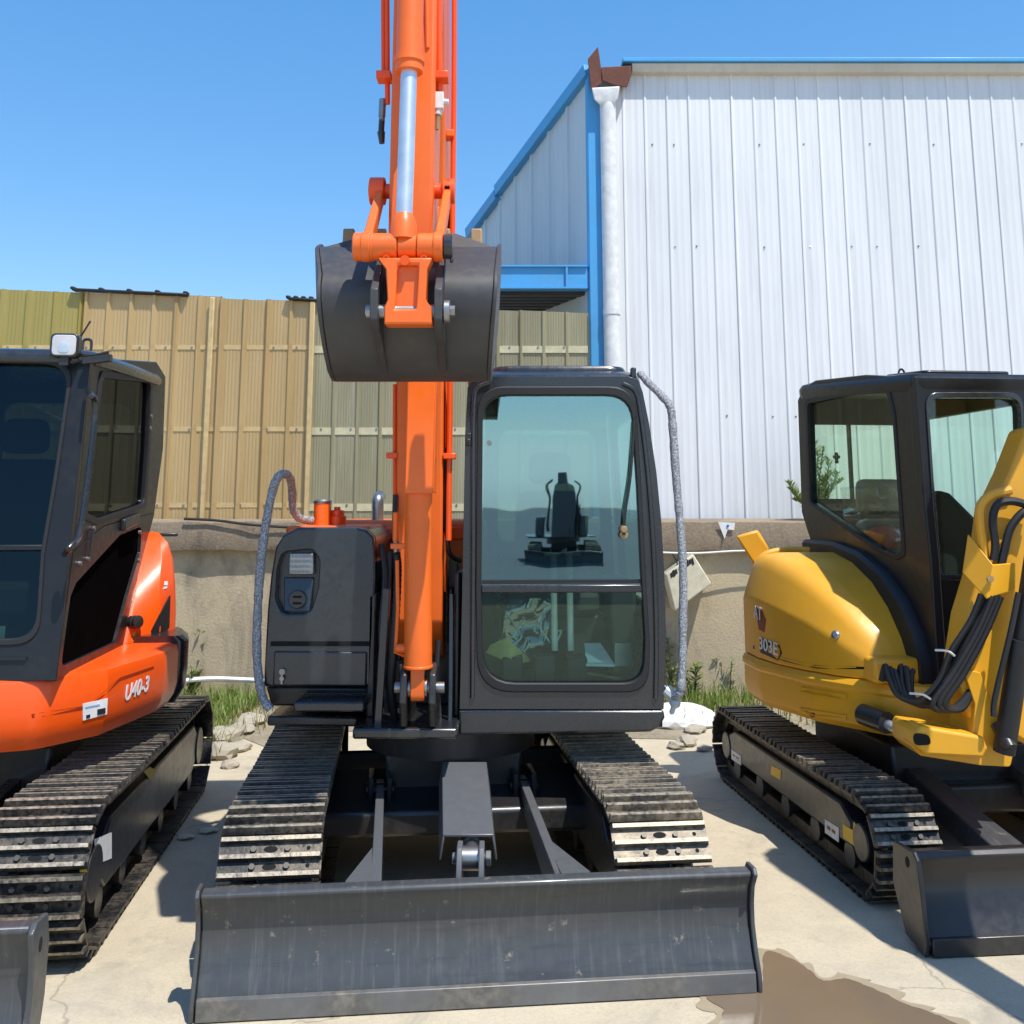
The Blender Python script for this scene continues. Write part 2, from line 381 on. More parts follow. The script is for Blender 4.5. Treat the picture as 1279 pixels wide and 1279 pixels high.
# ------------------------------------------------------------------ track
def build_track(parent, xc, w, y0, y1, R0, pitch=.125, mats=None):
    """crawler track: outer height 2*R0, from y0 to y1 along local y"""
    rp = R0 - .034
    ca, cb = y0 + R0, y1 - R0; Ls = cb - ca; L = 2 * Ls + 2 * pi * rp; n = int(round(L / pitch)); pt = L / n
    def at(s):
        s %= L
        if s < Ls:   # top, going back
            sag = .012 * sin(pi * s / Ls) * (1 if R0 > .25 else .6)
            return V((0, ca + s, R0 + rp - sag)), V((0, 1, 0)), V((0, 0, 1))
        s -= Ls
        if s < pi * rp:
            a = s / rp; return V((0, cb + rp * sin(a), R0 + rp * cos(a))), V((0, cos(a), -sin(a))), V((0, sin(a), cos(a)))
        s -= pi * rp
        if s < Ls: return V((0, cb - s, R0 - rp)), V((0, -1, 0)), V((0, 0, -1))
        s -= Ls; a = s / rp
        return V((0, ca - rp * sin(a), R0 - rp * cos(a))), V((0, -cos(a), sin(a))), V((0, -sin(a), -cos(a)))
    mb = MB(); X = V((1, 0, 0))
    for i in range(n):
        p, t, nn = at((i + .5) * pt); p = p + X * xc
        jit = random.uniform(-.0025, .0025); hw = w / 2
        mb.cur = 0
        mb.obox(p + nn * .004, X * hw, t * pt * .47, nn * .006)
        mb.obox(p - nn * .035 + X * .07, X * .018, t * pt * .48, nn * .03)
        mb.obox(p - nn * .035 - X * .07, X * .018, t * pt * .48, nn * .03)
        mb.cur = 1
        for k, hgt in ((-.44, .025), (-.02, .027), (.40, .022)):
            b = p + t * pt * k + X * jit; a0 = .012; a1 = .0075
            q = []
            for (dz, aa, ww) in ((.009, a0, hw), (hgt + .01, a1, hw - .006)):
                q.append([b - X * ww - t * aa + nn * dz, b + X * ww - t * aa + nn * dz, b + X * ww + t * aa + nn * dz, b - X * ww + t * aa + nn * dz])
            mb.cur = 0; mb.add(q[0] + q[1], [(3,2,1,0),(0,1,5,4),(1,2,6,5),(2,3,7,6),(3,0,4,7)]); mb.cur = 1; mb.add(q[1], [(0,1,2,3)])
        mb.cur = 2
        for sx in (-.062, .062):
            for k in (-.225, .18):
                c = p + X * sx + t * pt * k; mb.cyl(c + nn * .008, c + nn * .021, .0115, n=6)
        mb.cur = 3
        for k in (-.225, .18):
            c = p + t * pt * k + nn * .0105
            ring = [c + X * (.026 * cos(a)) + t * (.012 * sin(a)) for a in [2 * pi * j / 12 for j in range(12)]]
            mb.add(ring, [tuple(range(12))])
            c = p + X * (hw - .05) + t * pt * k + nn * .0105
            ring = [c + X * (.008 * cos(a)) + t * (.008 * sin(a)) for a in [2 * pi * j / 8 for j in range(8)]]
            mb.add(ring, [tuple(range(8))])
    o = mb.build('crawler_track', mats or [M['track'], M['grouser'], M['bolt'], M['hole']], parent, ang=30)
    # rolling gear
    for name, yy in (('idler_wheel', ca), ('drive_sprocket', cb)):
        m = MB(); m.lathe((xc - .05, yy, R0), (1, 0, 0), [(0, .04), (0, rp - .07), (.1, rp - .07), (.1, .04)], 28)
        m.cyl((xc - w * .42, yy, R0), (xc + w * .42, yy, R0), rp * .42, n=24)
        if 'sprocket' in name:
            for k in range(14):
                a = 2 * pi * k / 14; m.obox((xc, yy + cos(a) * (rp - .06), R0 + sin(a) * (rp - .06)), (.02, 0, 0), (0, cos(a) * .03, sin(a) * .03), (0, -sin(a) * .018, cos(a) * .018))
        m.build(name, M['black'], o, bevel=.006)
    nr = max(4, int(Ls / .34))
    for k in range(nr):
        yy = ca + .16 + (Ls - .32) * k / (nr - 1)
        MB().lathe((xc - w * .36, yy, .125), (1, 0, 0), [(0, .03), (0, .058), (w * .2, .058), (w * .24, .045), (w * .48, .045), (w * .52, .058), (w * .72, .058), (w * .72, .03)], 18).build('track_roller', M['black'], o)
    return o, ca, cb
def build_track_frame(parent, xc, w, ca, cb, R0, face=None):
    m = MB(); hw = w * .40
    prof = [(ca + .10, R0 + .06), (ca + .22, R0 + R0 * .52), (cb - .16, R0 + R0 * .52), (cb - .05, R0 + .08), (cb - .05, R0 - .05), (cb - .18, .17), (ca + .18, .17), (ca + .1, R0 - .05)]
    m.plate(prof, 'x', xc - hw, xc + hw)
    o = m.build('track_frame', M['black'], parent, bevel=.012)
    return o

# ================================================================== SETTING
g = MB(); g.add([(-150, -150, 0), (150, -150, 0), (150, 150, 0), (-150, 150, 0)], [(0, 1, 2, 3)])
tag(g.build('ground', M['ground']), 'pale dusty concrete yard with hairline cracks', kind='structure')

m = MB(); m.add([(-140, -140, .004), (140, -140, .004), (140, -9, .004), (-140, -9, .004)], [(0, 1, 2, 3)])  # dark sheet added out of view, only to darken the windscreen's lower reflection
tag(m.build('added_dark_ground', plain('dark_reflected_sheet', (.15, .16, .16), .9)), 'dark ground sheet added behind the camera to darken the windscreen reflection', kind='structure')
def blob_sheet(pts, z, jit=.0, sub=5, zj=0):
    P = catmull([(*p, 0) for p in pts] + [(*pts[0], 0)], sub)[:-1]
    return [V((p.x + random.uniform(-jit, jit), p.y + random.uniform(-jit, jit), z)) for p in P]
pts = [G(x, y) for x, y in ((905, 1262), (884, 1243), (948, 1234), (955, 1191), (985, 1197), (1010, 1212), (1030, 1226), (1060, 1224), (1095, 1238), (1130, 1254), (1168, 1268), (1205, 1292), (1160, 1350), (930, 1350), (900, 1292))]
pl = blob_sheet([(p.x, p.y) for p in pts], .004, .004, 7)
m = MB(); m.add(pl, [tuple(range(len(pl)))])
tag(m.build('puddle', M['puddle']), 'brown muddy water spread on the concrete beside the blade', kind='structure')
cen = sum(pl, V((0, 0, 0))) / len(pl)
dp = [V((p.x + (p - cen).normalized().x * (.05 + .03 * sin(i * .9)), p.y + (p - cen).normalized().y * (.05 + .03 * sin(i * .7 + 1)), .002)) for i, p in enumerate(pl)]
m = MB(); m.add(dp, [tuple(range(len(dp)))])
def mk_damp():
    mt, nt, b = newmat('damp_concrete'); n1 = noise(nt, 14, 6, .7)
    c = mixc(nt, n1.outputs['Fac'], (.40, .33, .22), (.25, .2, .13)); nt.links.new(c, b.inputs['Base Color']); b.inputs['Roughness'].default_value = .6; return mt
tag(m.build('damp_ground', mk_damp()), 'damp rim of concrete round the muddy water', kind='structure')
# soil strip along the wall
pts = []
for i in range(41):
    x = -7 + 15 * i / 40; pts.append((x, 8.15 + .35 * sin(i * 1.7) + random.uniform(-.25, .25)))
sv = [V((x, y, .004)) for x, y in pts] + [V((8, 9.689, .004)), V((-7, 9.689, .004))]
m = MB(); m.add(sv, [tuple(range(len(sv)))])
tag(m.build('soil', M['soil']), 'strip of sandy soil along the foot of the wall', kind='structure')

# ------------------------------------------------------------------ concrete wall + ledge
wall, Mw = thing('concrete_wall', 'low stained beige concrete wall below the fence', 'wall', (0, 9.8, 0))
Wi = Mw.inverted()
MB().box(-9, 9, 9.69, 10.0, 0, 1.32).build('wall_face', M['wall'], wall, world=Wi)
m = MB()
xs = [-9 + 18 * i / 90 for i in range(91)]
loops = []
for x in xs:
    a, b_, c = random.uniform(-.012, .012), random.uniform(-.012, .012), random.uniform(-.01, .01)
    loops.append([V((x, 9.60 + a, 1.31 + c)), V((x, 9.58 + b_, 1.42)), V((x, 9.60 + a * .7, 1.585 + b_)), V((x, 10.12, 1.605)), V((x, 10.12, 1.325))])
m.loft(loops); m.build('wall_ledge', M['ledge'], wall, world=Wi, bevel=.01)

# ------------------------------------------------------------------ fibreglass fence
fence, Mf = thing('fibreglass_fence', 'tall tan and grey ribbed fibreglass sheet fence on the concrete ledge', 'fence', (-3, 10.05, 1.6))
Fi = Mf.inverted()
YF = 10.05
def ftop(x):
    px = PX + x * F / 10.0
    a = W(px, 362 + (px) * 30 / 735, YF); return a.z
def ribbed(mb, x0, x1, Y, zb, ztf, pitch, rib, hgt, base=0.0, nx=None, facing=-1, micro=0):
    """ribbed sheet; ribs stand toward -y"""
    prof = [] ; x = x0
    k = 0
    while x < x1 - 1e-4:
        jx = random.uniform(-.006, .006); hh = hgt * random.uniform(.7, 1.15)
        prof += [(x, 0), (x + rib * .3 + jx, hh), (x + rib * .7 + jx, hh), (x + rib, 0)]
        if micro:
            for q in range(1, micro + 1):
                xx = x + rib + (pitch - rib) * q / (micro + 1); prof += [(xx - .012, 0), (xx - .006, hgt * .09), (xx + .006, hgt * .09), (xx + .012, 0)]
        x += pitch; k += 1
    prof = [(a, h) for a, h in prof if a <= x1 + .02] + [(x1, 0)]
    prof = sorted(set(prof))
    vs = []; fs = []
    for i, (x, h) in enumerate(prof):
        vs += [(x, Y - h, zb), (x, Y - h, ztf(x))]
        if i: fs.append((2*i-2, 2*i, 2*i+1, 2*i-1))
    mb.add(vs, fs); return mb
XA, XB, XC = W(385, 500, YF).x, W(735, 500, YF).x, W(96, 500, YF).x
pit = .262
o = ribbed(MB(), -8, XC, YF, 1.6, lambda x: ftop(x), pit, .075, .03, micro=4).build('fence_panel', M['fibre_yellow'], fence, world=Fi, ang=20, label='yellowish fibreglass panel')
for k in range(5):
    a = XC + (XA - XC) * k / 5; b_ = XC + (XA - XC) * (k + 1) / 5
    ribbed(MB(), a + (.0), b_ + .02, YF - .004 * (k % 2), 1.6, lambda x: ftop(x) + .01 * (k % 3), (XA - XC) / 10, .06, .034, micro=4).build('fence_panel', M['fibre_tan'], fence, world=Fi, ang=20)
a = XA
for k in range(4):
    b_ = XA + (XB - XA) * (k + 1) / 4
    ribbed(MB(), a, b_ + .01, YF + .006 * (k % 2), 1.6, lambda x: ftop(x) + .008 * (k % 2), (XB - XA) / 12, .05, .028, micro=6).build('fence_panel', M['fibre_grey'], fence, world=Fi, ang=20, label='grey green fibreglass panel')
    a = b_
for py in (434, 536, 631):
    z = W(300, py, YF).z
    m = MB(); m.box(-8, XA, YF - .010, YF - .003, z - .022, z + .022); m.build('fence_rail', M['rail_tan'], fence, world=Fi)
    z2 = z - .02
    m = MB(); m.box(XA, XB, YF - .010, YF - .003, z2 - .035, z2 + .035); m.build('fence_rail', M['rail_grey'], fence, world=Fi)
for px in (261, 388):
    x = W(px, 500, YF).x
    MB().box(x - .025, x + .025, YF - .06, YF - .034, 1.6, ftop(x) + .0).build('fence_batten', M['rail_tan'], fence, bevel=.008, world=Fi)
for a_, b_ in ((92, 236), (361, 400)):
    x0, x1 = W(a_, 370, YF).x, W(b_, 370, YF).x
    m = MB()
    m.bar((x0, YF - .02, ftop(x0) + .02), (x1, YF - .02, ftop(x1) + .015), .1, .028, (0, 1, 0))
    for i in range(5):
        x = x0 + (x1 - x0) * (i + .02) / 4.1; m.box(x - .022, x + .022, YF - .07, YF + .03, ftop(x) + .02, ftop(x) + .05)
    m.build('fence_capping', M['rubber'], fence, world=Fi, bevel=.012)
# screws on the rails
m = MB()
for py in (434, 536, 631):
    z = W(300, py, YF).z
    for i in range(36):
        x = -5 + i * .262 + random.uniform(-.02, .02)
        if x < XB: m.cyl((x, YF - .016, z), (x, YF - .009, z), .011, n=8)
o = m.build('fence_screw', M['steel'], fence, world=Fi); o['kind'] = 'stuff'

# ------------------------------------------------------------------ white building
bld, Mb = thing('white_warehouse', 'white ribbed metal warehouse with blue trim rising behind the wall', 'building', (.9, 10.25, 0))
Bi = Mb.inverted()
YB = 10.25
xc = W(752, 300, YB).x
ze = W(900, 92, YB).z
ribbed(MB(), xc, 10, YB, 1.55, lambda x: ze, .228, .034, .013, micro=2).build('front_wall', M['sheet_white'], bld, world=Bi, ang=20)
m = MB()
for py in (180, 308, 520):
    z = W(900, py, YB).z
    for i in range(40):
        x = xc + .3 + i * .228 + random.uniform(-.02, .02)
        if random.random() < .32: m.cyl((x, YB - .006, z + random.uniform(-.015, .015)), (x, YB + .001, z), .009, n=8)
o = m.build('wall_screw', M['steel'], bld, world=Bi); o['kind'] = 'stuff'
# inner body so the building is solid
# side (gable) wall receding to the left
sd = V((-.42, .907, 0))
pA = V((W(738, 300, YB).x, YB, 0)); L2 = 3.15
zt0 = W(738, 92, YB).z; pE = pA + sd * L2; zt1 = W(600, 285, pE.y).z
zb0 = W(733, 336, YB).z; zb1 = W(622, 336, pE.y).z
m = MB(); nP = 7; sn = V((-sd.y, sd.x, 0))
vs = []; fs = []
prof = []
for i in range(nP):
    s0 = L2 * i / nP
    prof += [(s0, 0), (s0 + .012, .02), (s0 + .05, .02), (s0 + .062, 0)]
    for q in range(1, 4): xx = s0 + .062 + .38 * q / 4; prof += [(xx - .012, 0), (xx, .004), (xx + .012, 0)]
prof.append((L2, 0))
for i, (s_, h) in enumerate(prof):
    p = pA + sd * s_ + sn * h; k = s_ / L2
    vs += [(p.x, p.y, zb0 + (zb1 - zb0) * k), (p.x, p.y, zt0 + (zt1 - zt0) * k)]
    if i: fs.append((2*i-2, 2*i, 2*i+1, 2*i-1))
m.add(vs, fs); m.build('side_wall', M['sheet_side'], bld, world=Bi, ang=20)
# rake trim along the gable
m = MB()
q0 = pA + V((0, 0, zt0)); q1 = pE + V((0, 0, zt1)); qm = q0.lerp(q1, .72)
for a, b_, o_ in ((q0 + V((.03, -.03, .02)), qm, 0), (qm - V((0, 0, .05)), q1 + (q1 - q0) * .02 - V((0, 0, .05)), .01)):
    m.bar(a + sn * .04, b_ + sn * .04, .1, .14, sn)
m.build('rake_trim', M['blue'], bld, world=Bi, bevel=.008)
# corner trim
m = MB(); zc0 = 1.62
xa, xb = W(735.5, 300, YB).x, W(752, 300, YB).x
m.box(xa, xb, YB - .07, YB - .03, zc0, zt0 + .03)
m.hexa([V((xa, YB - .03, zc0)), V((xa + .03, YB - .03, zc0)), V((xa + .03, YB - .03, zc0)) + sd * .05, V((xa, YB - .03, zc0)) + sd * .05,
        V((xa, YB - .03, zt0)), V((xa + .03, YB - .03, zt0)), V((xa + .03, YB - .03, zt0)) + sd * .05, V((xa, YB - .03, zt0)) + sd * .05])
m.build('corner_trim', M['blue'], bld, world=Bi, bevel=.006)
# eave gutter
YG = YB - .085
zg0, zg1 = W(900, 90, YG).z, W(900, 80, YG).z
xg = W(789, 85, YG).x
m = MB(); m.plate([(YG, zg0), (YG - .03, zg1), (YB + .1, zg1), (YB + .1, zg0)], 'x', xg, 10)
m.build('eave_gutter', M['gutter'], bld, world=Bi, bevel=.008)
MB().box(xg - .1, 10, YG - .06, YB + .2, zg1 + .003, zg1 + .05).build('roof_edge', M['blue'], bld, world=Bi, bevel=.008)
# rusty gutter end
m = MB()
a = lambda x, y, Y: W(x, y, Y)
m.loft([[a(734, 74, YG - .05), a(738, 113, YG - .05), a(752, 104, YG - .05), a(751, 86, YG - .05), a(747, 58, YG - .05)],
        [a(734, 74, YG - .02), a(738, 113, YG - .02), a(752, 104, YG - .02), a(751, 86, YG - .02), a(747, 58, YG - .02)]])
m.loft([[a(751, 84, YG - .06), a(752, 100, YG - .06), a(766, 106, YG - .06), a(783, 109, YG - .06), a(789, 92, YG - .06), a(788, 82, YG - .06)],
        [a(751, 84, YB), a(752, 100, YB), a(766, 106, YB), a(783, 109, YB), a(789, 92, YB), a(788, 82, YB)]])
m.build('gutter_end', M['rust'], bld, world=Bi, bevel=.006)
YD = YG - .02
m = MB()
m.loft([[W(x, y, Y) for x, y, Y in ((739, 110, YD - .09), (774, 108, YD - .09), (774, 107, YD + .09), (739, 109, YD + .09))],
        [W(x, y, Y) for x, y, Y in ((742, 124, YD - .09), (772, 123, YD - .09), (772, 122, YD + .09), (742, 123, YD + .09))],
        [W(x, y, Y) for x, y, Y in ((750, 132, YD - .06), (766, 132, YD - .06), (766, 132, YD + .06), (750, 132, YD + .06))]])
hop = m.build('rain_hopper', M['white'], bld, world=Bi, bevel=.01)
m = MB(); top = W(759, 130, YD); m.cyl((top.x + .01, YD, 1.62), top, .083, n=24)
for py in (390,): z = W(760, py, YD).z; m.cyl((top.x + .008, YD, z - .03), (top.x + .008, YD, z + .03), .09, n=24)
m.build('downpipe', M['white'], bld, world=Bi)
# blue lintel beam
x0b, x1b = W(500, 340, YB).x, W(733, 340, YB).x
zb_t, zb_b = W(700, 334, YB - .05).z, W(700, 359, YB - .05).z
m = MB(); m.box(x0b, x1b, YB - .06, YB - .045, zb_b, zb_t); m.box(x0b, x1b, YB - .09, YB + .06, zb_t, zb_t + .018); m.box(x0b, x1b, YB - .09, YB + .06, zb_b - .018, zb_b)
m.box(x1b - .22, x1b - .2, YB - .088, YB - .06, zb_b, zb_t)
m.build('lintel_beam', M['blue'], bld, world=Bi)
# dark canopy roof behind the beam
zcn = zb_b - .03
m = MB()
for i in range(26):
    y = YB + .1 + i * .16; m.hexa([V((x0b - .4, y, zcn - .02)), V((xa + .0 - (y - YB) * .4, y, zcn - .02)), V((xa - (y - YB) * .4, y + .1, zcn - .02)), V((x0b - .4, y + .1, zcn - .02)),
                               V((x0b - .4, y - .03, zcn + .05)), V((xa - (y - YB) * .4, y - .03, zcn + .05)), V((xa - (y - YB) * .4, y + .14, zcn + .05)), V((x0b - .4, y + .14, zcn + .05))])
m.box(x0b - .4, xa - 1.2, YB + 4.2, YB + 4.3, 1.6, zcn + .1)
m.build('canopy_roof', M['canopy'], bld, world=Bi)
m = MB(); m.hexa([V((xa - .02, YB + .05, 1.6)), V((xa, YB + .05, 1.6)), V((xa, YB + .05, 1.6)) + sd * 4.5, V((xa - .02, YB + .05, 1.6)) + sd * 4.5,
                  V((xa - .02, YB + .05, zb0 + .1)), V((xa, YB + .05, zb0 + .1)), V((xa, YB + .05, zb1)) + sd * 4.5, V((xa - .02, YB + .05, zb1)) + sd * 4.5])
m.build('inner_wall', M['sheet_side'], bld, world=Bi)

# ================================================================== CENTRE EXCAVATOR
RC = .1134
def rot2(x, y, a): return V((x * cos(a) - y * sin(a), x * sin(a) + y * cos(a), 0))
c0 = V((-.096, 3.862, 0)) + rot2(0, 1.4, RC)
exc, MC = thing('excavator', 'middle excavator with raised orange boom, black bucket and grey dozer blade in front', 'excavator', c0, RC, 'excavators parked along the fence')
CI = MC.inverted()
yb = -1.4
for sx in (-1, 1):
    xc_ = -.035 + sx * .735
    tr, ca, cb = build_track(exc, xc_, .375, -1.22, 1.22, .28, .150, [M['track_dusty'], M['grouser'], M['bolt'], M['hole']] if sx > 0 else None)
    build_track_frame(exc, xc_, .375, ca, cb, .28)
# carbody
m = MB(); m.box(-.36, .29, -.12, .75, .36, .56); m.hexa([V((-.75, -.35, .25)), V((.68, -.35, .25)), V((.68, .1, .25)), V((-.75, .1, .25)), V((-.75, -.35, .36)), V((.68, -.35, .36)), V((.68, .1, .45)), V((-.75, .1, .45))])
m.hexa([V((-.75, .45, .25)), V((.68, .45, .25)), V((.68, .85, .25)), V((-.75, .85, .25)), V((-.75, .45, .45)), V((.68, .45, .45)), V((.68, .85, .36)), V((-.75, .85, .36))])
m.build('carbody', M['black'], exc, bevel=.02)
MB().cyl((-.035, .15, .55), (-.035, .15, .70), .42, n=40).build('slew_ring', M['black'], exc)
# blade
prof = [(0, .006), (.0, .05), (.035, .12), (.062, .2), (.066, .27), (.05, .335), (.012, .385), (.02, .398), (.07, .40), (.105, .365), (.118, .25), (.1, .12), (.06, .006)]
m = MB(); m.plate([(yb + a, z) for a, z in prof], 'x', -.975, .975)
bl = m.build('dozer_blade', M['blade_grey'], exc, bevel=.006, ang=40)
for s in (-1, 1):
    pr = [(-.012, .004), (-.012, .06), (.02, .13), (.045, .21), (.045, .28), (.03, .34), (-.006, .39), (.01, .412), (.08, .412), (.125, .36), (.13, .2), (.1, .05), (.06, .004)]
    MB().plate([(yb + a, z) for a, z in pr], 'x', s * .9755, s * .991).build('end_plate', M['blade_grey'], bl, bevel=.004)
MB().hexa([V((-.97, yb - .012, .004)), V((.97, yb - .012, .004)), V((.97, yb + .02, .004)), V((-.97, yb + .02, .004)), V((-.97, yb - .008, .07)), V((.97, yb - .008, .07)), V((.97, yb + .01, .075)), V((-.97, yb + .01, .075))]).build('cutting_edge', M['edge'], bl, bevel=.003)
for s in (-1, 1):
    x = -.045 + s * .335
    m = MB(); m.plate([(yb + .09, .22), (yb + .09, .375), (yb + 1.3, .44), (yb + 1.3, .35)], 'x', x - .019, x + .019)
    m.plate([(x, yb + .10), (x + s * .11, yb + .10), (x + s * .11, yb + .13), (x + s * .02, yb + .5), (x, yb + .5)], 'z', .365, .385)
    m.build('blade_arm', M['guard_grey'], exc, bevel=.004)
    m = MB(); m.box(x - .055, x - .03, -.25, -.05, .33, .48); m.box(x + .03, x + .055, -.25, -.05, .33, .48); m.cyl((x - .07, -.17, .41), (x + .07, -.17, .41), .03)
    m.build('arm_bracket', M['cab_black'], exc, bevel=.006)
# blade cylinder with cover
a0, a1 = W(584, 1050, 4.28), W(580, 945, 5.0)
m = MB(); m.cyl(CI @ V((-.192, 4.11, .405)), CI @ V((-.122, 4.11, .405)), .042, n=24); m.cyl(CI @ V((-.157, 4.12, .40)), CI @ V((-.16, 4.45, .365)), .026); m.cyl(CI @ V((-.16, 4.36, .365)), CI @ V((-.19, 5.1, .43)), .045)
bc = m.build('blade_cylinder', M['steel'], exc)
m = MB(); P = [W(552, 953, 4.95), W(608, 953, 4.95), W(617, 1044, 4.30), W(553, 1044, 4.30)]
lip = [V((-.012, .0, -.075)), V((.012, 0, -.075))]
n_ = (P[1] - P[0]).cross(P[2] - P[1]).normalized() * .006
m.hexa([P[3] - n_, P[2] - n_, P[1] - n_, P[0] - n_, P[3] + n_, P[2] + n_, P[1] + n_, P[0] + n_])
for i, j, sx in ((0, 3, -1), (1, 2, 1)):
    d = V((sx * .014, 0, -.09)); e = V((-sx * .008, 0, 0))
    m.hexa([P[j] + e - V((0,0,.004)), P[j], P[i], P[i] + e - V((0,0,.004)), P[j] + d + e, P[j] + d, P[i] + d, P[i] + d + e])
cv = m.build('cylinder_guard', M['guard_grey'], bc, world=CI, bevel=.004)
for px, py, Y in ((580, 977, 4.78), (584, 1023, 4.45)):
    p = W(px, py, Y) ; MB().cyl(p + V((0, .02, -.01)), p + V((0, -.004, .012)), .012, n=6).build('bolt', M['black'], cv, world=CI)
m = MB()
for dx in (-.048, .034):
    m.plate([(3.98, .2), (4.0, .38), (4.06, .455), (4.12, .465), (4.17, .43), (4.2, .3), (4.2, .18)], 'x', -.157 + dx, -.157 + dx + .02)
m.cyl((-.225, 4.11, .405), (-.085, 4.11, .405), .020); m.cyl((-.10, 4.11, .405), (-.078, 4.11, .405), .03, n=6)
m.build('clevis_bracket', M['guard_grey'], bl, world=CI, bevel=.004)

# ---- upper structure deck
m = MB()
zd = .70
dl = [W(330, 880, 4.93).x, W(828, 880, 4.93).x]
m.plate([(dl[0], 5.0), (-.72, 4.98), (-.70, 4.72), (-.24, 4.72), (-.24, 4.95), (dl[1], 4.95), (dl[1], 6.3), (.45, 6.75), (-.1, 6.95), (-.8, 6.85), (dl[0], 6.4)], 'z', zd, zd + .045)
m.build('deck', M['grey'], exc, world=CI, bevel=.01)
# counterweight and engine cover (orange)
cw = [(-1.17, 5.9), (-1.17, 6.4), (-.98, 6.75), (-.55, 6.98), (0, 7.0), (.4, 6.85), (.66, 6.6), (.66, 6.5), (-.2, 6.5), (-.2, 5.9)]
m = MB(); m.loft([[V((x, y, z)) for x, y in roundpoly(cw, .08)] for z in (.72, 1.25)])
m.build('counterweight', M['orange'], exc, world=CI, bevel=.04, seg=3)
m = MB(); m.plate(roundpoly([(-1.15, 5.75), (-1.15, 6.35), (-.95, 6.7), (-.15, 6.75), (-.15, 5.75)], .06), 'z', 1.253, 1.635)
eh = m.build('engine_hood', M['orange'], exc, world=CI, bevel=.03, seg=3)
MB().box(-.95, -.2, 5.72, 5.76, 1.53, 1.60).build('hood_latch_strip', M['orange_red'], eh, world=CI, bevel=.01)
m = MB()
p = W(402, 657, 5.45); t_ = W(402, 626, 5.45); r_ = 10.5 / F * 5.45
m.cyl((p.x, 5.45, p.z - .15), (p.x, 5.45, t_.z - .012), r_, n=28)
fc = m.build('filler_neck', M['orange'], exc, world=CI)
MB().lathe((p.x, 5.45, t_.z - .012), (0, 0, 1), [(0, r_ * 1.05), (.012, r_ * 1.08), (.02, r_ * .9)], 28).build('filler_cap', M['steel'], fc, world=CI)
m = MB(); p = W(421, 645, 5.5); m.lathe((p.x, 5.5, p.z - .05), (0, 0, 1), [(0, .05), (.05, .05), (.055, .04), (.08, .038), (.085, .018), (.1, .016)], 16)
m.build('oil_cap', M['orange_red'], exc, world=CI)
MB().box(-1.12, -.7, 5.15, 5.75, 1.45, 1.615).build('top_cover', M['orange'], exc, world=CI, bevel=.02)
m = MB(); p = W(472, 646, 6.0); q = W(472, 622, 6.0); m.tube([(p.x, 6.0, 1.6), (q.x, 6.0, q.z - .03), (q.x, 6.02, q.z - .005), (q.x + .0, 6.08, q.z + .01)], 7.5 / F * 6, n=14, smooth=4)
m.build('exhaust_pipe', M['steel'], exc, world=CI)

# ---- right-hand grey side hood
YH = 4.98
hp = lambda x, y: (W(x, y, YH).x, W(x, y, YH).z)
outer = [hp(*p) for p in ((329, 858), (331, 815), (334, 760), (338, 720), (344, 684), (354, 668), (372, 659), (445, 659), (458, 662), (467, 672), (469, 720), (467, 790), (463, 858))]
inner = roundpoly([hp(*p) for p in ((352, 690), (390, 686), (399, 700), (397, 735), (388, 766), (352, 767), (344, 748), (346, 710))], .05, 4)
m = MB(); m.frame(outer, inner, 'y', YH, YH + .055)
hood = m.build('side_hood', M['hood_grey'], exc, world=CI, bevel=.028, seg=4, ang=50)
xs_ = [p[0] for p in outer]; cx = sum(xs_) / len(xs_)
m = MB()
loops = []
for Y, k, dz in ((YH + .0555, 1.0, 0), (YH + .5, 1.0, .0), (YH + .95, 1.0, 0)):
    loops.append([V((cx + (x - cx) * k, Y, z + dz)) for x, z in outer])
m.loft(loops); m.build('hood_body', M['hood_grey'], hood, world=CI, bevel=.02, ang=50)
# scooped recess floor
m = MB(); a = [hp(352, 722), hp(390, 722), hp(386, 764), hp(354, 764)]
m.hexa([V((a[3][0], YH + .012, a[3][1])), V((a[2][0], YH + .012, a[2][1])), V((a[2][0], YH + .054, a[2][1])), V((a[3][0], YH + .054, a[3][1])),
        V((a[0][0], YH + .045, a[0][1])), V((a[1][0], YH + .045, a[1][1])), V((a[1][0], YH + .054, a[1][1])), V((a[0][0], YH + .054, a[0][1]))])
m.build('scoop_floor', M['hood_grey'], hood, world=CI, bevel=.01)
q = [hp(360, 718), hp(391, 718), hp(391, 691), hp(361, 691)]
m = MB(); m.plate([q[0], q[1], q[2], q[3]], 'y', YH + .004, YH + .05)
hl = m.build('work_lamp', M['steel'], hood, world=CI, bevel=.006)
m = MB()
for i in range(6):
    for j in range(4):
        x = q[3][0] + (q[2][0] - q[3][0]) * (i + .6) / 6.2; z = q[0][1] + (q[3][1] - q[0][1]) * (j + .6) / 4.2
        m.sphere((x, YH + .003, z), .0085, 8, (1, .5, 1))
m.build('lamp_lens', M['lens'], hl, world=CI)
p = hp(371, 749); m = MB(); m.cyl((p[0], YH + .002, p[1]), (p[0], YH + .03, p[1]), 11 / F * 4.9, n=28); lk = m.build('lock_plate', M['grey'], hood, world=CI, bevel=.004)
m = MB()
for dy in (-.017, .013): m.box(p[0] - .02, p[0] + .02, YH - .001, YH + .01, p[1] + dy - .005, p[1] + dy + .005)
m.build('lock_slot', M['hole'], lk, world=CI)
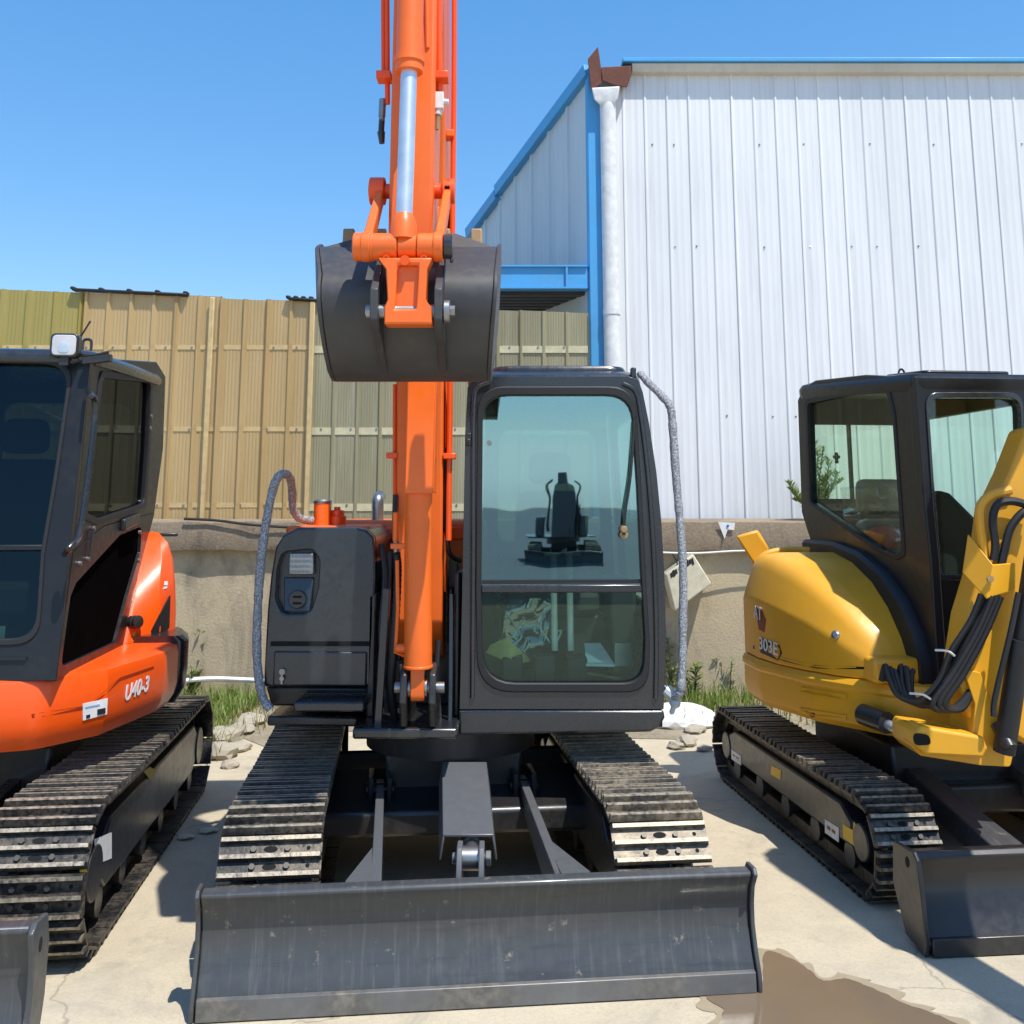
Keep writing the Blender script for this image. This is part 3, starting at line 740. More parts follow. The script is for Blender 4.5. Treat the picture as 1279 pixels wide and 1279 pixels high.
# drawer / battery door
q = [hp(341, 856), hp(458, 857), hp(459, 814), hp(343, 813)]
MB().plate(q, 'y', YH - .012, YH + .01).build('tool_box_door', M['hood_grey'], hood, world=CI, bevel=.008)
q2 = [hp(338, 807), hp(461, 807), hp(461, 801), hp(338, 801)]
MB().plate(q2, 'y', YH - .003, YH + .01).build('hood_groove', M['hole'], hood, world=CI)
m = MB(); p = hp(354, 838); m.cyl((p[0], YH - .03, p[1]), (p[0], YH - .01, p[1]), .014, n=14); m.box(p[0] - .004, p[0] + .004, YH - .032, YH - .029, p[1] - .055, p[1]); m.cyl((p[0], YH - .034, p[1] - .03), (p[0], YH - .028, p[1] - .03), .011, n=12)
m.build('key_in_lock', M['steel'], hood, world=CI)
m = MB(); m.hexa([V((*((hp(330, 859)[0], YH + .03, hp(330, 859)[1])),)), V((hp(462, 860)[0], YH + .03, hp(462, 860)[1])), V((hp(462, 860)[0], YH + .9, hp(462, 860)[1])), V((hp(330, 859)[0], YH + .9, hp(330, 859)[1])),
        V((hp(336, 884)[0], YH + .04, hp(330, 884)[1])), V((hp(462, 884)[0], YH + .04, hp(462, 884)[1])), V((hp(462, 884)[0], YH + .9, hp(462, 884)[1])), V((hp(336, 884)[0], YH + .9, hp(330, 884)[1]))])
m.build('hood_sill', M['black'], exc, world=CI, bevel=.012)
st = [W(372, 876, 4.85), W(458, 872, 4.85)]
MB().box(st[0].x, st[1].x, 4.76, 5.0, st[0].z - .03, st[0].z + .012).build('step_plate', M['grey'], exc, world=CI, bevel=.008)
# left hand rail, wrapped
hr = [W(338, 886, 4.95), W(327, 868, 4.95), W(321, 820, 4.95), W(322, 760, 4.95), W(326, 700, 4.95), W(333, 650, 4.97), W(340, 615, 4.99), W(346, 598, 5.0), W(354, 592, 5.05), W(362, 597, 5.15), W(365, 615, 5.25), W(366, 635, 5.3), W(374, 647, 5.35), W(390, 650, 5.4)]
random.seed(3)
MB().tube(hr, lambda i: .0205 + random.uniform(-.0022, .0022), n=12, smooth=8).build('hand_rail', M['wrap'], exc, world=CI, ang=60, label='hand rail wrapped in speckled foam beside the side hood')

# ---- gap between hood and cab: bulkhead, posts and hoses
m = MB(); m.box(-.68, -.27, 5.3, 5.36, .74, 1.45); m.box(-.68, -.64, 4.98, 5.36, .74, 1.3); m.box(-.275, -.245, 5.0, 5.5, .74, 1.4)
for i in range(7): m.box(-.62 + i * .05, -.59 + i * .05, 5.2 + random.uniform(0, .08), 5.3, .9 + random.uniform(0, .2), 1.2 + random.uniform(0, .15))
m.build('bulkhead', M['black'], exc, world=CI, bevel=.01)
m = MB(); a = W(483, 735, 4.82); b_ = W(472, 908, 4.82); m.bar(b_, a, .035, .02); a2, b2 = W(564, 742, 5.0), W(562, 905, 4.9); m.bar(b2, a2, .02, .02)
m.build('guard_post', M['grey'], exc, world=CI, bevel=.004)
random.seed(11)
hs = MB(); k_ = catmull([W(495, 690, 4.78), W(497, 710, 4.77), W(495, 760, 4.76), W(491, 820, 4.78), W(489, 860, 4.82), W(494, 905, 4.9)], 14)
hs.tube(k_, lambda i: .0165 + (.0025 if i % 2 else 0), n=10); hs.build('spiral_hose', M['rubber'], exc, world=CI, ang=60)
MB().cyl(W(495, 692, 4.78), W(495, 676, 4.78), .014).build('hose_fitting', M['steel'], exc, world=CI)
for pts in ([(487, 690), (484, 760), (480, 820), (484, 890)], [(476, 680), (481, 720), (476, 790), (480, 860)], [(500, 830), (506, 870), (500, 905)], [(548, 800), (545, 850), (550, 900)]):
    MB().tube([W(x, y, 5.02 - .03 * i) for i, (x, y) in enumerate(pts)], .014, 8, 6).build('hydraulic_hose', M['rubber'], exc, world=CI)
random.seed(5)
for i in range(6):
    z = 1.25 + i * .05; MB().tube([(-.66 + .03 * i, 5.25, z), (-.6 + .02 * i, 5.1, z + .12), (-.55, 5.12 + .02 * i, 1.5), (-.5, 5.2, 1.48)], .013, 8, 5).build('hydraulic_hose', M['rubber'], exc, world=CI)
m = MB()
for dx in (-.075, .053): m.plate([(4.72, .75), (4.66, .86), (4.68, .98), (4.78, 1.02), (4.95, .95), (5.2, .75)], 'x', -.417 + dx, -.417 + dx + .03)
m.build('swing_post', M['black'], exc, world=CI, bevel=.008)
m = MB()
for dx in (-.042, .032): m.cyl((-.417 + dx, 4.74, .915), (-.417 + dx + .01, 4.74, .915), .042, n=20)
m.cyl((-.52, 4.74, .915), (-.30, 4.74, .915), .025); m.build('cylinder_pin', M['steel'], exc, world=CI)

# ---- boom
bx0, bx1 = -.555, -.332
bp = [(5.02, 1.17), (4.94, 2.0), (4.9, 3.3), (4.72, 4.0), (4.35, 4.55), (3.98, 4.82), (3.8, 4.95), (3.78, 5.08), (3.95, 5.14), (4.5, 5.0), (5.05, 4.6), (5.3, 4.0), (5.42, 3.0), (5.45, 2.0), (5.55, 1.3), (5.5, 1.0), (5.35, .95), (5.15, 1.0)]
m = MB(); m.plate(bp, 'x', bx0, bx1); boom = m.build('boom', M['orange'], exc, world=CI, bevel=.012, ang=25)
for sx in (-1, 1):
    xx = bx0 - .008 if sx < 0 else bx1 + .008
    MB().plate([(5.08, 1.3), (5.02, 1.5), (5.0, 3.2), (5.3, 3.2), (5.32, 1.6), (5.3, 1.3)], 'x', xx - .006, xx + .006).build('boom_side_plate', M['orange'], boom, world=CI, bevel=.004)
for z0, z1, x in ((3.05, 4.6, bx1 + .035), (1.55, 2.85, bx1 + .03)):
    MB().tube([(x, 4.98, z0), (x, 4.98, (z0 + z1) / 2), (x, 4.9, z1)], .014, 10).build('boom_pipe', M['orange_red'], boom, world=CI)
for px, py, sx in ((492, 569, -1), (559, 570, 1)):
    p = W(px, py, 4.97); MB().box(p.x - .02 - .015 * (sx < 0), p.x + .02 + .02 * (sx > 0), 4.94, 5.0, p.z - .014, p.z + .014).build('pipe_clamp', M['orange_red'], boom, world=CI, bevel=.004)
p = W(563, 171, 5.0); MB().box(p.x - .02, p.x + .02, 4.94, 5.02, p.z - .018, p.z + .018).build('pipe_clamp', M['orange'], boom, world=CI, bevel=.004)
MB().tube([W(555, 560, 5.0), W(557, 620, 5.0), W(556, 650, 5.02), W(561, 690, 5.05), W(575, 700, 5.15)], .012, 8, 6).build('hydraulic_hose', M['rubber'], boom, world=CI)
MB().tube([W(565, 250, 5.0), W(563, 275, 5.0), W(560, 300, 5.0)], .014, 8, 6).build('hydraulic_hose', M['rubber'], boom, world=CI)
MB().tube([W(493, 480, 4.97), W(493, 560, 4.97), W(493, 620, 4.97)], .010, 8).build('boom_pipe', M['orange_red'], boom, world=CI)
MB().tube([W(494, 618, 4.95), W(493, 650, 4.93), W(494, 676, 4.8)], .013, 8, 5).build('hydraulic_hose', M['rubber'], boom, world=CI)
# ---- boom cylinder
a, b_ = V((-.417, 4.735, .915)), V((-.424, 4.70, 1.78))
m = MB(); d = (b_ - a).normalized()
m.cyl(a + d * .09, b_ + d * .05, .0625, n=36); m.cyl(a + d * .085, a + d * .10, .066, n=36)
m.plate(roundpoly([(4.70, .86), (4.70, 1.03), (4.775, 1.03), (4.775, .86)], .03), 'x', -.417 - .031, -.417 + .031)
m.cyl(a + d * .17 + V((-.1, 0, 0)), a + d * .17, .02); 
cyl = m.build('boom_cylinder', M['orange'], exc, world=CI, bevel=.004)
MB().cyl(b_, V((-.43, 4.72, 3.1)), .035, n=20).build('piston_rod', M['chrome'], cyl, world=CI)
gx = [W(505, 615, 4.6).x, W(540, 615, 4.6).x]
m = MB(); m.hexa([V((gx[0], 4.615, 1.765)), V((gx[1], 4.615, 1.765)), V((gx[1], 4.63, 1.765)), V((gx[0], 4.63, 1.765)), V((gx[0] + .012, 4.655, 3.1)), V((gx[1] + .012, 4.655, 3.1)), V((gx[1] + .012, 4.67, 3.1)), V((gx[0] + .012, 4.67, 3.1))])
for x in gx: m.hexa([V((x - .002, 4.617, 1.768)), V((x + .006, 4.617, 1.768)), V((x + .006, 4.75, 1.768)), V((x - .002, 4.75, 1.768)), V((x + .01, 4.657, 3.1)), V((x + .018, 4.657, 3.1)), V((x + .018, 4.78, 3.1)), V((x + .01, 4.78, 3.1))])
m.build('rod_guard', M['orange'], cyl, world=CI, bevel=.004)
MB().cyl(W(494, 640, 4.72), W(494, 676, 4.74), .013).build('cylinder_pipe', M['orange'], cyl, world=CI)
m = MB(); m.tube([W(496, 700, 4.72), W(497, 760, 4.73), W(494, 815, 4.74), W(505, 819, 4.74)], .009, 8); m.build('cylinder_pipe', M['orange'], cyl, world=CI)
m = MB(); p = W(497, 682, 4.74); m.box(p.x - .03, p.x + .06, 4.70, 4.76, p.z - .012, p.z + .012); m.build('pipe_clamp', M['orange'], cyl, world=CI, bevel=.004)

# ---- dipper arm
ax0, ax1 = -.474, -.303
m = MB(); m.plate([(3.80, 2.69), (3.81, 3.2), (3.87, 5.0), (4.02, 5.06), (4.2, 4.95), (4.28, 4.3), (4.1, 3.0), (3.98, 2.62), (3.9, 2.64)], 'x', ax0, ax1)
arm = m.build('dipper_arm', M['orange'], exc, world=CI, bevel=.014, seg=3, ang=25)
cxb = -.391
m = MB(); m.cyl((cxb, 3.685, 3.37), (cxb, 3.72, 4.75), .0505, n=36); m.lathe((cxb, 3.684, 3.335), (0, .025, 1), [(0, .04), (.002, .052), (.035, .052), (.037, .058), (.06, .058), (.062, .05)], 36)
bcy = m.build('bucket_cylinder', M['orange'], exc, world=CI)
MB().cyl((cxb - .004, 3.625, 2.66), (cxb, 3.686, 3.4), .031, n=28).build('piston_rod', M['chrome'], bcy, world=CI)
MB().lathe((cxb - .004, 3.62, 2.66), (0, .08, 1), [(0, .05), (.06, .048), (.085, .04), (.1, .034)], 28).build('rod_eye', M['orange'], bcy, world=CI)
# pipes along the arm
def armpipe(px, y0_, y1_, r, mat, Y=3.9, name='arm_pipe'):
    MB().cyl(W(px[0], y0_, Y), W(px[1], y1_, Y), r, n=14).build(name, mat, arm, world=CI)
armpipe((483, 484), -60, 130, .011, M['orange_red']); armpipe((478, 479), -60, 96, .009, M['orange_red'])
armpipe((548, 549), -60, 115, .013, M['orange_red']); armpipe((532, 534), -60, 60, .009, M['orange'], 3.82); armpipe((540, 541), -60, 100, .008, M['orange_red'])
m = MB(); m.cyl(W(478, 124, 3.9), W(477, 146, 3.9), .014, n=12); m.cyl(W(477, 146, 3.9), W(477, 152, 3.9), .012, n=12); m.build('hose_coupling', M['steel'], arm, world=CI)
m = MB(); m.cyl(W(477, 150, 3.9), W(476, 166, 3.9), .012, n=12); m.cyl(W(476, 165, 3.9), W(477, 179, 3.9), .016, .011, n=12); m.build('coupling_cap', M['black'], arm, world=CI)
m = MB(); p = W(548, 127, 3.88); m.box(p.x - .02, p.x + .02, 3.86, 3.9, p.z - .035, p.z + .035); m.cyl(W(548, 137, 3.88), W(547, 144, 3.88), .016, n=12); m.cyl((p.x + .015, 3.88, p.z), (p.x + .04, 3.88, p.z - .002), .012, n=12); m.build('shut_off_valve', M['white'], arm, world=CI, bevel=.003)
MB().cyl(W(547, 143, 3.88), W(546, 162, 3.88), .012, .008, n=12).build('coupling_cap', M['tooth'], arm, world=CI)
for px, py in ((480, 96), (551, 96), (533, 62)):
    p = W(px, py, 3.88); MB().box(p.x - .03, p.x + .03, 3.85, 3.92, p.z - .016, p.z + .016).build('pipe_clamp', M['orange_red'], arm, world=CI, bevel=.004)
# linkage
pz = W(500, 308, 3.62).z
m = MB(); m.cyl((-.565, 3.90, 2.935), (-.225, 3.90, 2.935), .03, n=24); m.cyl((-.56, 3.90, 2.935), (-.5, 3.90, 2.935), .055, n=28); m.cyl((-.275, 3.90, 2.935), (-.225, 3.90, 2.935), .05, n=28)
m.build('link_pin', M['orange_red'], arm, world=CI, bevel=.005)
for x, xo in ((-.535, -.528), (-.272, -.268)):
    m = MB(); m.hexa([V((xo - .018, 3.58, pz)), V((xo + .018, 3.58, pz)), V((xo + .018, 3.67, pz)), V((xo - .018, 3.67, pz)), V((x + .004, 3.86, 2.935)), V((x + .034, 3.86, 2.935)), V((x + .034, 3.94, 2.935)), V((x + .004, 3.94, 2.935))])
    m.cyl((xo - .018, 3.625, pz), (xo + .018, 3.625, pz), .055, n=28); m.cyl((x + .003, 3.9, 2.935), (x + .035, 3.9, 2.935), .05, n=28)
    m.build('side_link', M['orange'], arm, world=CI, bevel=.006)
m = MB(); m.cyl((-.575, 3.625, pz), (-.5, 3.625, pz), .052, n=32); m.cyl((-.505, 3.625, pz), (-.415, 3.625, pz), .05, n=32); m.cyl((-.413, 3.625, pz), (-.345, 3.625, pz), .046, n=32); m.cyl((-.343, 3.625, pz), (-.25, 3.625, pz), .05, n=32)
m.build('link_tube', M['orange'], arm, world=CI, bevel=.005)
m = MB(); m.cyl((-.249, 3.625, pz), (-.215, 3.625, pz), .046, n=28); m.cyl((-.225, 3.62, pz - .05), (-.212, 3.62, pz - .05), .012, n=8); m.build('pin_cap', M['grey'], arm, world=CI, bevel=.006)
for px, py in ((482, 321), (529, 321)): p = W(px, py, 3.57); MB().lathe((p.x, 3.583, p.z), (0, -1, -.2), [(0, .012), (.006, .012), (.006, .007), (.001, .006)], 12).build('link_bolt', M['orange_red'], arm, world=CI)
p = W(506, 324, 3.57); MB().cyl((p.x, 3.6, p.z), (p.x, 3.56, p.z - .005), .018, n=16).build('grease_nipple', M['orange_red'], arm, world=CI)
zl = W(510, 388, 3.6).z
hx = lambda x, y: (W(x, y, 3.58).x, W(x, y, 3.58).z)
outer = [hx(*p) for p in ((472, 322), (540, 322), (534, 335), (532, 375), (539, 384), (540, 405), (480, 405), (480, 384), (484, 375), (482, 335))]
inner = [hx(*p) for p in ((497, 331), (523, 331), (520, 386), (493, 386))]
m = MB(); m.frame(outer, inner, 'y', 3.575, 3.655); m.plate([hx(*p) for p in ((492, 330), (524, 330), (521, 388), (492, 388))], 'y', 3.60, 3.63)
m.build('bucket_link', M['orange'], exc, world=CI, bevel=.006, ang=30)

# ---- bucket
bo = [(3.99, 2.735), (3.93, 2.71), (3.83, 2.635), (3.735, 2.563), (3.708, 2.52), (3.70, 2.46), (3.735, 2.37), (3.80, 2.29), (3.89, 2.215), (3.98, 2.19), (4.08, 2.2), (4.18, 2.29), (4.245, 2.45), (4.27, 2.68)]
def inset(pts, d):
    out = []
    for i, p in enumerate(pts):
        a = V(pts[max(i - 1, 0)]); b = V(pts[min(i + 1, len(pts) - 1)]); t = (b - a).normalized(); n = V((t.y, -t.x)); out.append(tuple(V(p) - n * d))
    return out
bi = inset(bo, .014)
if V(bi[4]).x < bo[4][0]: bi = inset(bo, -.014)
def bxx(z):
    k = max(0, min(1, (2.50 - z) / .31)); t = max(0, min(1, (z - 2.56) / .17)); return -.706 + .018 * k - .062 * t, -.068 - .03 * k + .008 * t
m = MB(); loops = []
for side in (0, 1):
    loops.append([V((bxx(z)[side], y, z)) for y, z in bo] + [V((bxx(z)[side], y, z)) for y, z in reversed(bi)])
m.loft(loops)
bk = m.build('bucket', M['bucket'], exc, world=CI, bevel=.003, ang=50)
for side, s in ((0, -1), (1, 1)):
    m = MB(); poly = bo + [(4.2, 2.76), (4.05, 2.76)]
    big = [(y - .006 if y < 4 else y, z) for y, z in poly]
    m.loft([[V((bxx(z)[side] + s * .001, y, z)) for y, z in big], [V((bxx(z)[side] + s * .016, y, z)) for y, z in big]])
    m.build('side_plate', M['bucket'], bk, world=CI, bevel=.003)
m = MB(); m.hexa([V((-.765, 3.975, 2.725)), V((-.06, 3.975, 2.725)), V((-.06, 4.12, 2.70)), V((-.765, 4.12, 2.70)), V((-.56, 4.03, 2.80)), V((-.23, 4.03, 2.80)), V((-.23, 4.1, 2.80)), V((-.56, 4.1, 2.80))])
m.build('top_plate', M['bucket'], bk, world=CI, bevel=.004)
for k in range(5):
    x = -.700 + .548 * k / 4
    m = MB(); m.hexa([V((x - .028, 4.235, 2.6)), V((x + .028, 4.235, 2.6)), V((x + .028, 4.29, 2.6)), V((x - .028, 4.29, 2.6)), V((x - .024, 4.26, 2.885)), V((x + .024, 4.26, 2.885)), V((x + .024, 4.29, 2.885)), V((x - .024, 4.29, 2.885))])
    m.build('tooth', M['tooth'], bk, world=CI, bevel=.006)
for x in (-.49, -.262):
    m = MB(); m.plate([(3.84, 2.70), (3.66, 2.56), (3.565, 2.47), (3.565, 2.36), (3.62, 2.32), (3.7, 2.31), (3.86, 2.22), (3.95, 2.2), (3.8, 2.45), (3.76, 2.66)], 'x', x - .014, x + .014)
    m.build('bucket_ear', M['bucket'], bk, world=CI, bevel=.004)
m = MB(); m.cyl((-.525, 3.62, zl), (-.225, 3.62, zl), .026, n=20); m.cyl((-.246, 3.62, zl), (-.222, 3.62, zl), .042, n=20)
m.build('bucket_pin', M['steel'], bk, world=CI, bevel=.004)
m = MB(); m.cyl((-.222, 3.62, zl), (-.205, 3.62, zl), .022, n=6); m.build('pin_nut', M['steel'], bk, world=CI)

# ---- cab
YC = 4.92; DC = 1.5
cp = lambda x, y, Y=YC: (W(x, y, Y).x, W(x, y, Y).z)
outer = [cp(*p) for p in ((574, 886), (829, 886), (832, 800), (830, 720), (826, 650), (820, 590), (811, 530), (803, 490), (797, 474), (785, 470), (605, 470), (592, 473), (584, 484), (581, 540), (578, 700))]
inner = roundpoly([cp(*p) for p in ((600, 858), (806, 858), (808, 800), (804, 735), (798, 610), (790, 489), (600, 489), (598, 735))], [.16, .13, 0, 0, 0, .13, .13, 0], 6)
m = MB(); m.frame(outer, inner, 'y', YC, YC + .09)
cab = m.build('cab', M['grey'], exc, world=CI, bevel=.03, seg=4, ang=50)
def scale2(pts, k, c=None):
    c = c or sum((V(p[:2]) for p in pts), V((0, 0))) / len(pts); return [c + (V(p[:2]) - c) * k for p in pts]
MB().frame(scale2(inner, 1.035), scale2(inner, .972), 'y', YC - .012, YC + .03).build('window_seal', M['rubber'], cab, world=CI, bevel=.006, ang=50)
zdv = cp(700, 733)[1]
up = [p for p in inner if p[1] >= zdv + .02]; lo = [p for p in inner if p[1] <= zdv - .02]
xl, xr = cp(600, 733)[0], cp(804, 733)[0]
upg = roundpoly([(xl, zdv), (xr, zdv), cp(797, 610), cp(789, 490), cp(601, 490)], [0, 0, 0, .12, .12], 6)
log = roundpoly([cp(601, 857), cp(805, 857), cp(807, 800), (xr, zdv), (xl, zdv)], [.15, .12, 0, 0, 0], 6)
ws = MB(); ws.plate(upg, 'y', YC + .022, YC + .028)
for i, v in enumerate(ws.v): ws.v[i] = v + V((0, (v.z - zdv) * -.006, 0))
ws.build('windscreen', M['glass_main'], cab, world=CI)
MB().plate(log, 'y', YC + .022, YC + .028).build('lower_window', M['glass_low'], cab, world=CI)
m = MB(); m.plate([cp(601, 741), cp(805, 740), cp(804, 730), cp(601, 731)], 'y', YC - .004, YC + .04); m.build('window_bar', M['grey'], cab, world=CI, bevel=.006)
MB().plate([cp(602, 730), cp(803, 729), cp(803, 724), cp(602, 725)], 'y', YC + .004, YC + .035).build('windscreen_rubber', M['rubber'], cab, world=CI)
for pts in ([(590, 872), (591, 700), (591, 560), (592, 500), (597, 484), (612, 478)], [(819, 872), (820, 800), (818, 720), (814, 650), (808, 580), (799, 510), (793, 488), (778, 479)]):
    MB().tube([W(x, y, YC - .004) for x, y in pts], .012, 10, 6).build('pillar_rib', M['grey'], cab, world=CI, ang=60)
# body behind the front frame
zt_ = outer[9][1]; zb_ = outer[0][1]; x0_, x1_ = outer[0][0], outer[1][0]; xt0, xt1 = outer[12][0], outer[7][0]
for sx, (xa_, xb_) in ((-1, (x0_, xt0)), (1, (x1_, xt1))):
    m = MB(); o2 = [(YC + .092, zb_), (YC + DC, zb_), (YC + DC, zt_ - .02), (YC + .092, zt_ - .02)]
    i2 = roundpoly([(YC + .2, 1.25), (YC + DC - .15, 1.25), (YC + DC - .15, zt_ - .16), (YC + .2, zt_ - .16)], .08, 4)
    m.frame(o2, i2, 'x', 0, .04)
    for i, v in enumerate(m.v):
        k = max(0, (v.z - zb_) / (zt_ - zb_)); xx = xa_ + (xb_ - xa_) * k ** 1.6; m.v[i] = V((xx - sx * v.x, v.y, v.z))
    sd_ = m.build('cab_side', M['grey'], cab, world=CI, bevel=.012)
    m = MB(); m.plate(i2, 'x', .017, .022)
    for i, v in enumerate(m.v):
        k = max(0, (v.z - zb_) / (zt_ - zb_)); xx = xa_ + (xb_ - xa_) * k ** 1.6; m.v[i] = V((xx - sx * v.x, v.y, v.z))
    m.build('side_window', M['glass_clear'], sd_, world=CI)
m = MB(); m.frame([(x0_ + .05, zb_), (x1_ - .05, zb_), (xt1 - .05, zt_), (xt0 + .05, zt_)], roundpoly([(x0_ + .15, 1.5), (x1_ - .15, 1.5), (xt1 - .12, zt_ - .15), (xt0 + .14, zt_ - .15)], .08), 'y', YC + DC - .04, YC + DC)
rr_ = m.build('cab_rear', M['grey'], cab, world=CI, bevel=.01)
MB().plate(roundpoly([(x0_ + .15, 1.5), (x1_ - .15, 1.5), (xt1 - .12, zt_ - .15), (xt0 + .14, zt_ - .15)], .08), 'y', YC + DC - .024, YC + DC - .018).build('rear_window', M['glass_clear'], rr_, world=CI)
# roof
rf = [(xt0 - .005, YC + .03), (xt1 + .005, YC + .03), (xt1 + .02, YC + DC), (xt0 - .02, YC + DC)]
m = MB(); rp_ = roundpoly(rf, .12, 5)
cc = sum(rp_, V((0, 0))) / len(rp_)
m.loft([[V((*(cc + (p - cc) * k), z)) for p in rp_] for k, z in ((.98, zt_ - .05), (1.0, zt_ - .02), (.985, zt_ + .012), (.93, zt_ + .034), (.8, zt_ + .045))])
roof = m.build('roof', M['grey'], cab, world=CI, ang=40)
m = MB(); a_, b2_ = W(612, 466, YC + .12).x, W(783, 466, YC + .12).x
hp_ = roundpoly([(a_ + .0, YC + .11), (b2_, YC + .11), (b2_ + .02, YC + .85), (a_ - .02, YC + .85)], .1, 5); hc = sum(hp_, V((0, 0))) / len(hp_)
m.loft([[V((*(hc + (p - hc) * k), z)) for p in hp_] for k, z in ((1.0, zt_ + .02), (1.0, zt_ + .05), (.97, zt_ + .066), (.85, zt_ + .075))])
m.build('roof_hatch', M['grey'], roof, world=CI, ang=40)
m = MB(); p = W(791, 462, YC + .05); m.box(p.x - .012, p.x + .012, YC + .03, YC + .09, p.z - .04, p.z + .01); m.build('roof_bracket', M['grey'], roof, world=CI, bevel=.004)
# skirt under the cab
m = MB(); sk = [cp(573, 887), cp(829, 887), cp(830, 896), cp(824, 908), cp(812, 914), cp(573, 918)]
m.plate(sk, 'y', YC - .012, YC + DC); m.build('cab_skirt', M['grey'], exc, world=CI, bevel=.012, seg=3)
# door hinge catch, wiper
m = MB(); p = W(585, 549, YC); m.box(p.x - .014, p.x + .014, YC - .02, YC + .004, p.z - .03, p.z + .03); m.cyl((p.x, YC - .028, p.z - .008), (p.x, YC - .018, p.z - .008), .011, n=10); m.build('window_catch', M['black'], cab, world=CI, bevel=.003)
p = W(611, 553, YC); MB().cyl((p.x, YC + .0, p.z), (p.x, YC + .02, p.z), .012, n=12).build('window_catch', M['steel'], cab, world=CI)
m = MB(); m.tube([W(792, 525, YC - .02), W(788, 590, YC - .035), W(781, 640, YC - .04), W(779, 668, YC - .03)], .0065, 8, 5)
m.tube([W(793, 520, YC - .01), W(786, 600, YC - .012), W(779, 655, YC - .012)], .0045, 6)
wp = m.build('wiper', M['black'], cab, world=CI)
m = MB(); p = W(779, 660, YC - .02); m.cyl((p.x, YC + .02, p.z), (p.x, YC - .045, p.z - .004), .016, n=14); m.cyl((p.x, YC - .03, p.z - .03), (p.x, YC - .005, p.z - .03), .02, n=14); m.build('wiper_motor', M['tooth'], wp, world=CI, bevel=.003)
# right hand rail, wrapped
hr = [W(799, 466, YC + .05), W(812, 480, YC + .0), W(828, 496, YC - .03), W(837, 508, YC - .05), W(840, 530, YC - .05), W(844, 590, YC - .05), W(849, 650, YC - .05), W(853, 710, YC - .05), W(853, 780, YC - .05), W(852, 840, YC - .05), W(850, 862, YC - .05), W(845, 870, YC - .03), W(838, 868, YC + .02), W(828, 860, YC + .1)]
random.seed(4)
MB().tube(hr, lambda i: .0195 + random.uniform(-.002, .002), n=12, smooth=8).build('hand_rail', M['wrap'], exc, world=CI, ang=60, label='hand rail wrapped in speckled foam on the cab side')
MB().tube([W(832, 862, YC + .02), W(843, 873, YC), W(841, 884, YC - .01), W(838, 892, YC)], [.03, .026, .012, .004], n=10, smooth=3).build('wrap_tail', M['film'], exc, world=CI)
# interior
m = MB(); m.box(x0_ + .03, x1_ - .03, YC + .1, YC + DC - .05, .78, .86); m.build('cab_floor', M['dark'], cab, world=CI)
sx_ = .22
m = MB(); m.loft([[V((x, y, z)) for x, y in roundpoly([(sx_ - .24, 5.5), (sx_ + .24, 5.5), (sx_ + .24, 5.98), (sx_ - .24, 5.98)], .08)] for z in (1.15, 1.27)])
seat = m.build('seat_cushion', M['seat'], cab, world=CI, bevel=.03)
m = MB(); m.plate(roundpoly([(sx_ - .22, 1.25), (sx_ + .22, 1.25), (sx_ + .19, 1.8), (sx_ - .19, 1.8)], .09), 'y', 5.93, 6.05); m.build('seat_back', M['seat'], cab, world=CI, bevel=.03)
m = MB(); m.plate(roundpoly([(sx_ - .13, 1.84), (sx_ + .13, 1.84), (sx_ + .12, 2.02), (sx_ - .12, 2.02)], .06), 'y', 5.96, 6.05); m.build('headrest', M['seat'], cab, world=CI, bevel=.02)
m = MB(); m.box(sx_ - .28, sx_ + .28, 5.55, 6.0, .86, 1.15); m.box(sx_ - .43, sx_ - .28, 5.4, 6.0, .86, 1.33); m.box(sx_ + .28, sx_ + .42, 5.4, 6.0, .86, 1.33); m.build('side_console', M['dark'], cab, world=CI, bevel=.02)
for px in (691, 711):
    a, b_ = W(px, 692, 5.2), W(px + 2, 812, 5.25)
    lv = MB().tube([b_, b_.lerp(a, .5), a], .016, n=10).build('travel_lever', M['white'], cab, world=CI, label='travel lever in a white plastic sleeve')
    MB().tube([a + V((-.045 if px < 700 else -.02, 0, -.003)), a, a + V((.03 if px < 700 else .06, 0, -.003))], .009, n=8).build('lever_handle', M['white'], lv, world=CI)
m = MB(); m.hexa([W(607, 815, 5.15), W(640, 830, 5.1), W(662, 826, 5.3), W(630, 808, 5.35), W(612, 806, 5.15), W(634, 798, 5.1), W(661, 822, 5.3), W(632, 796, 5.35)]); m.build('cardboard_sheet', M['cardboard'], cab, world=CI)
m = MB(); m.hexa([W(732, 832, 5.1), W(768, 833, 5.1), W(750, 806, 5.3), W(730, 806, 5.3), W(732, 829, 5.1), W(768, 830, 5.1), W(750, 803, 5.3), W(730, 803, 5.3)]); m.hexa([W(768, 832, 5.08), W(790, 832, 5.2), W(788, 805, 5.2), W(768, 803, 5.1), W(769, 832, 5.1), W(790, 831, 5.22), W(788, 804, 5.22), W(769, 803, 5.12)]); m.build('paper_sheet', M['white'], cab, world=CI)
random.seed(9)
def crumple(name, mat, parent, c, sx, sy, sz, n, w):
    vs = []; fs = []
    for j in range(n + 1):
        for i in range(n + 1):
            u, v = i / n - .5, j / n - .5
            vs.append(V(c) + V((u * sx + random.uniform(-.1, .1) * sx / n * 3, random.uniform(-sy, sy), v * sz + random.uniform(-.1, .1) * sz / n * 3)))
            if i and j: a = (n + 1) * j + i; fs.append((a, a - 1, a - n - 2, a - n - 1))
    m = MB(); m.add(vs, fs); return m.build(name, mat, parent, world=w, ang=180)
M['filmclear'] = glass('crinkled_clear_film', (.90, .92, .92), .16)
crumple('plastic_film', M['filmclear'], cab, W(655, 783, 5.3), .28, .03, .28, 7, CI)
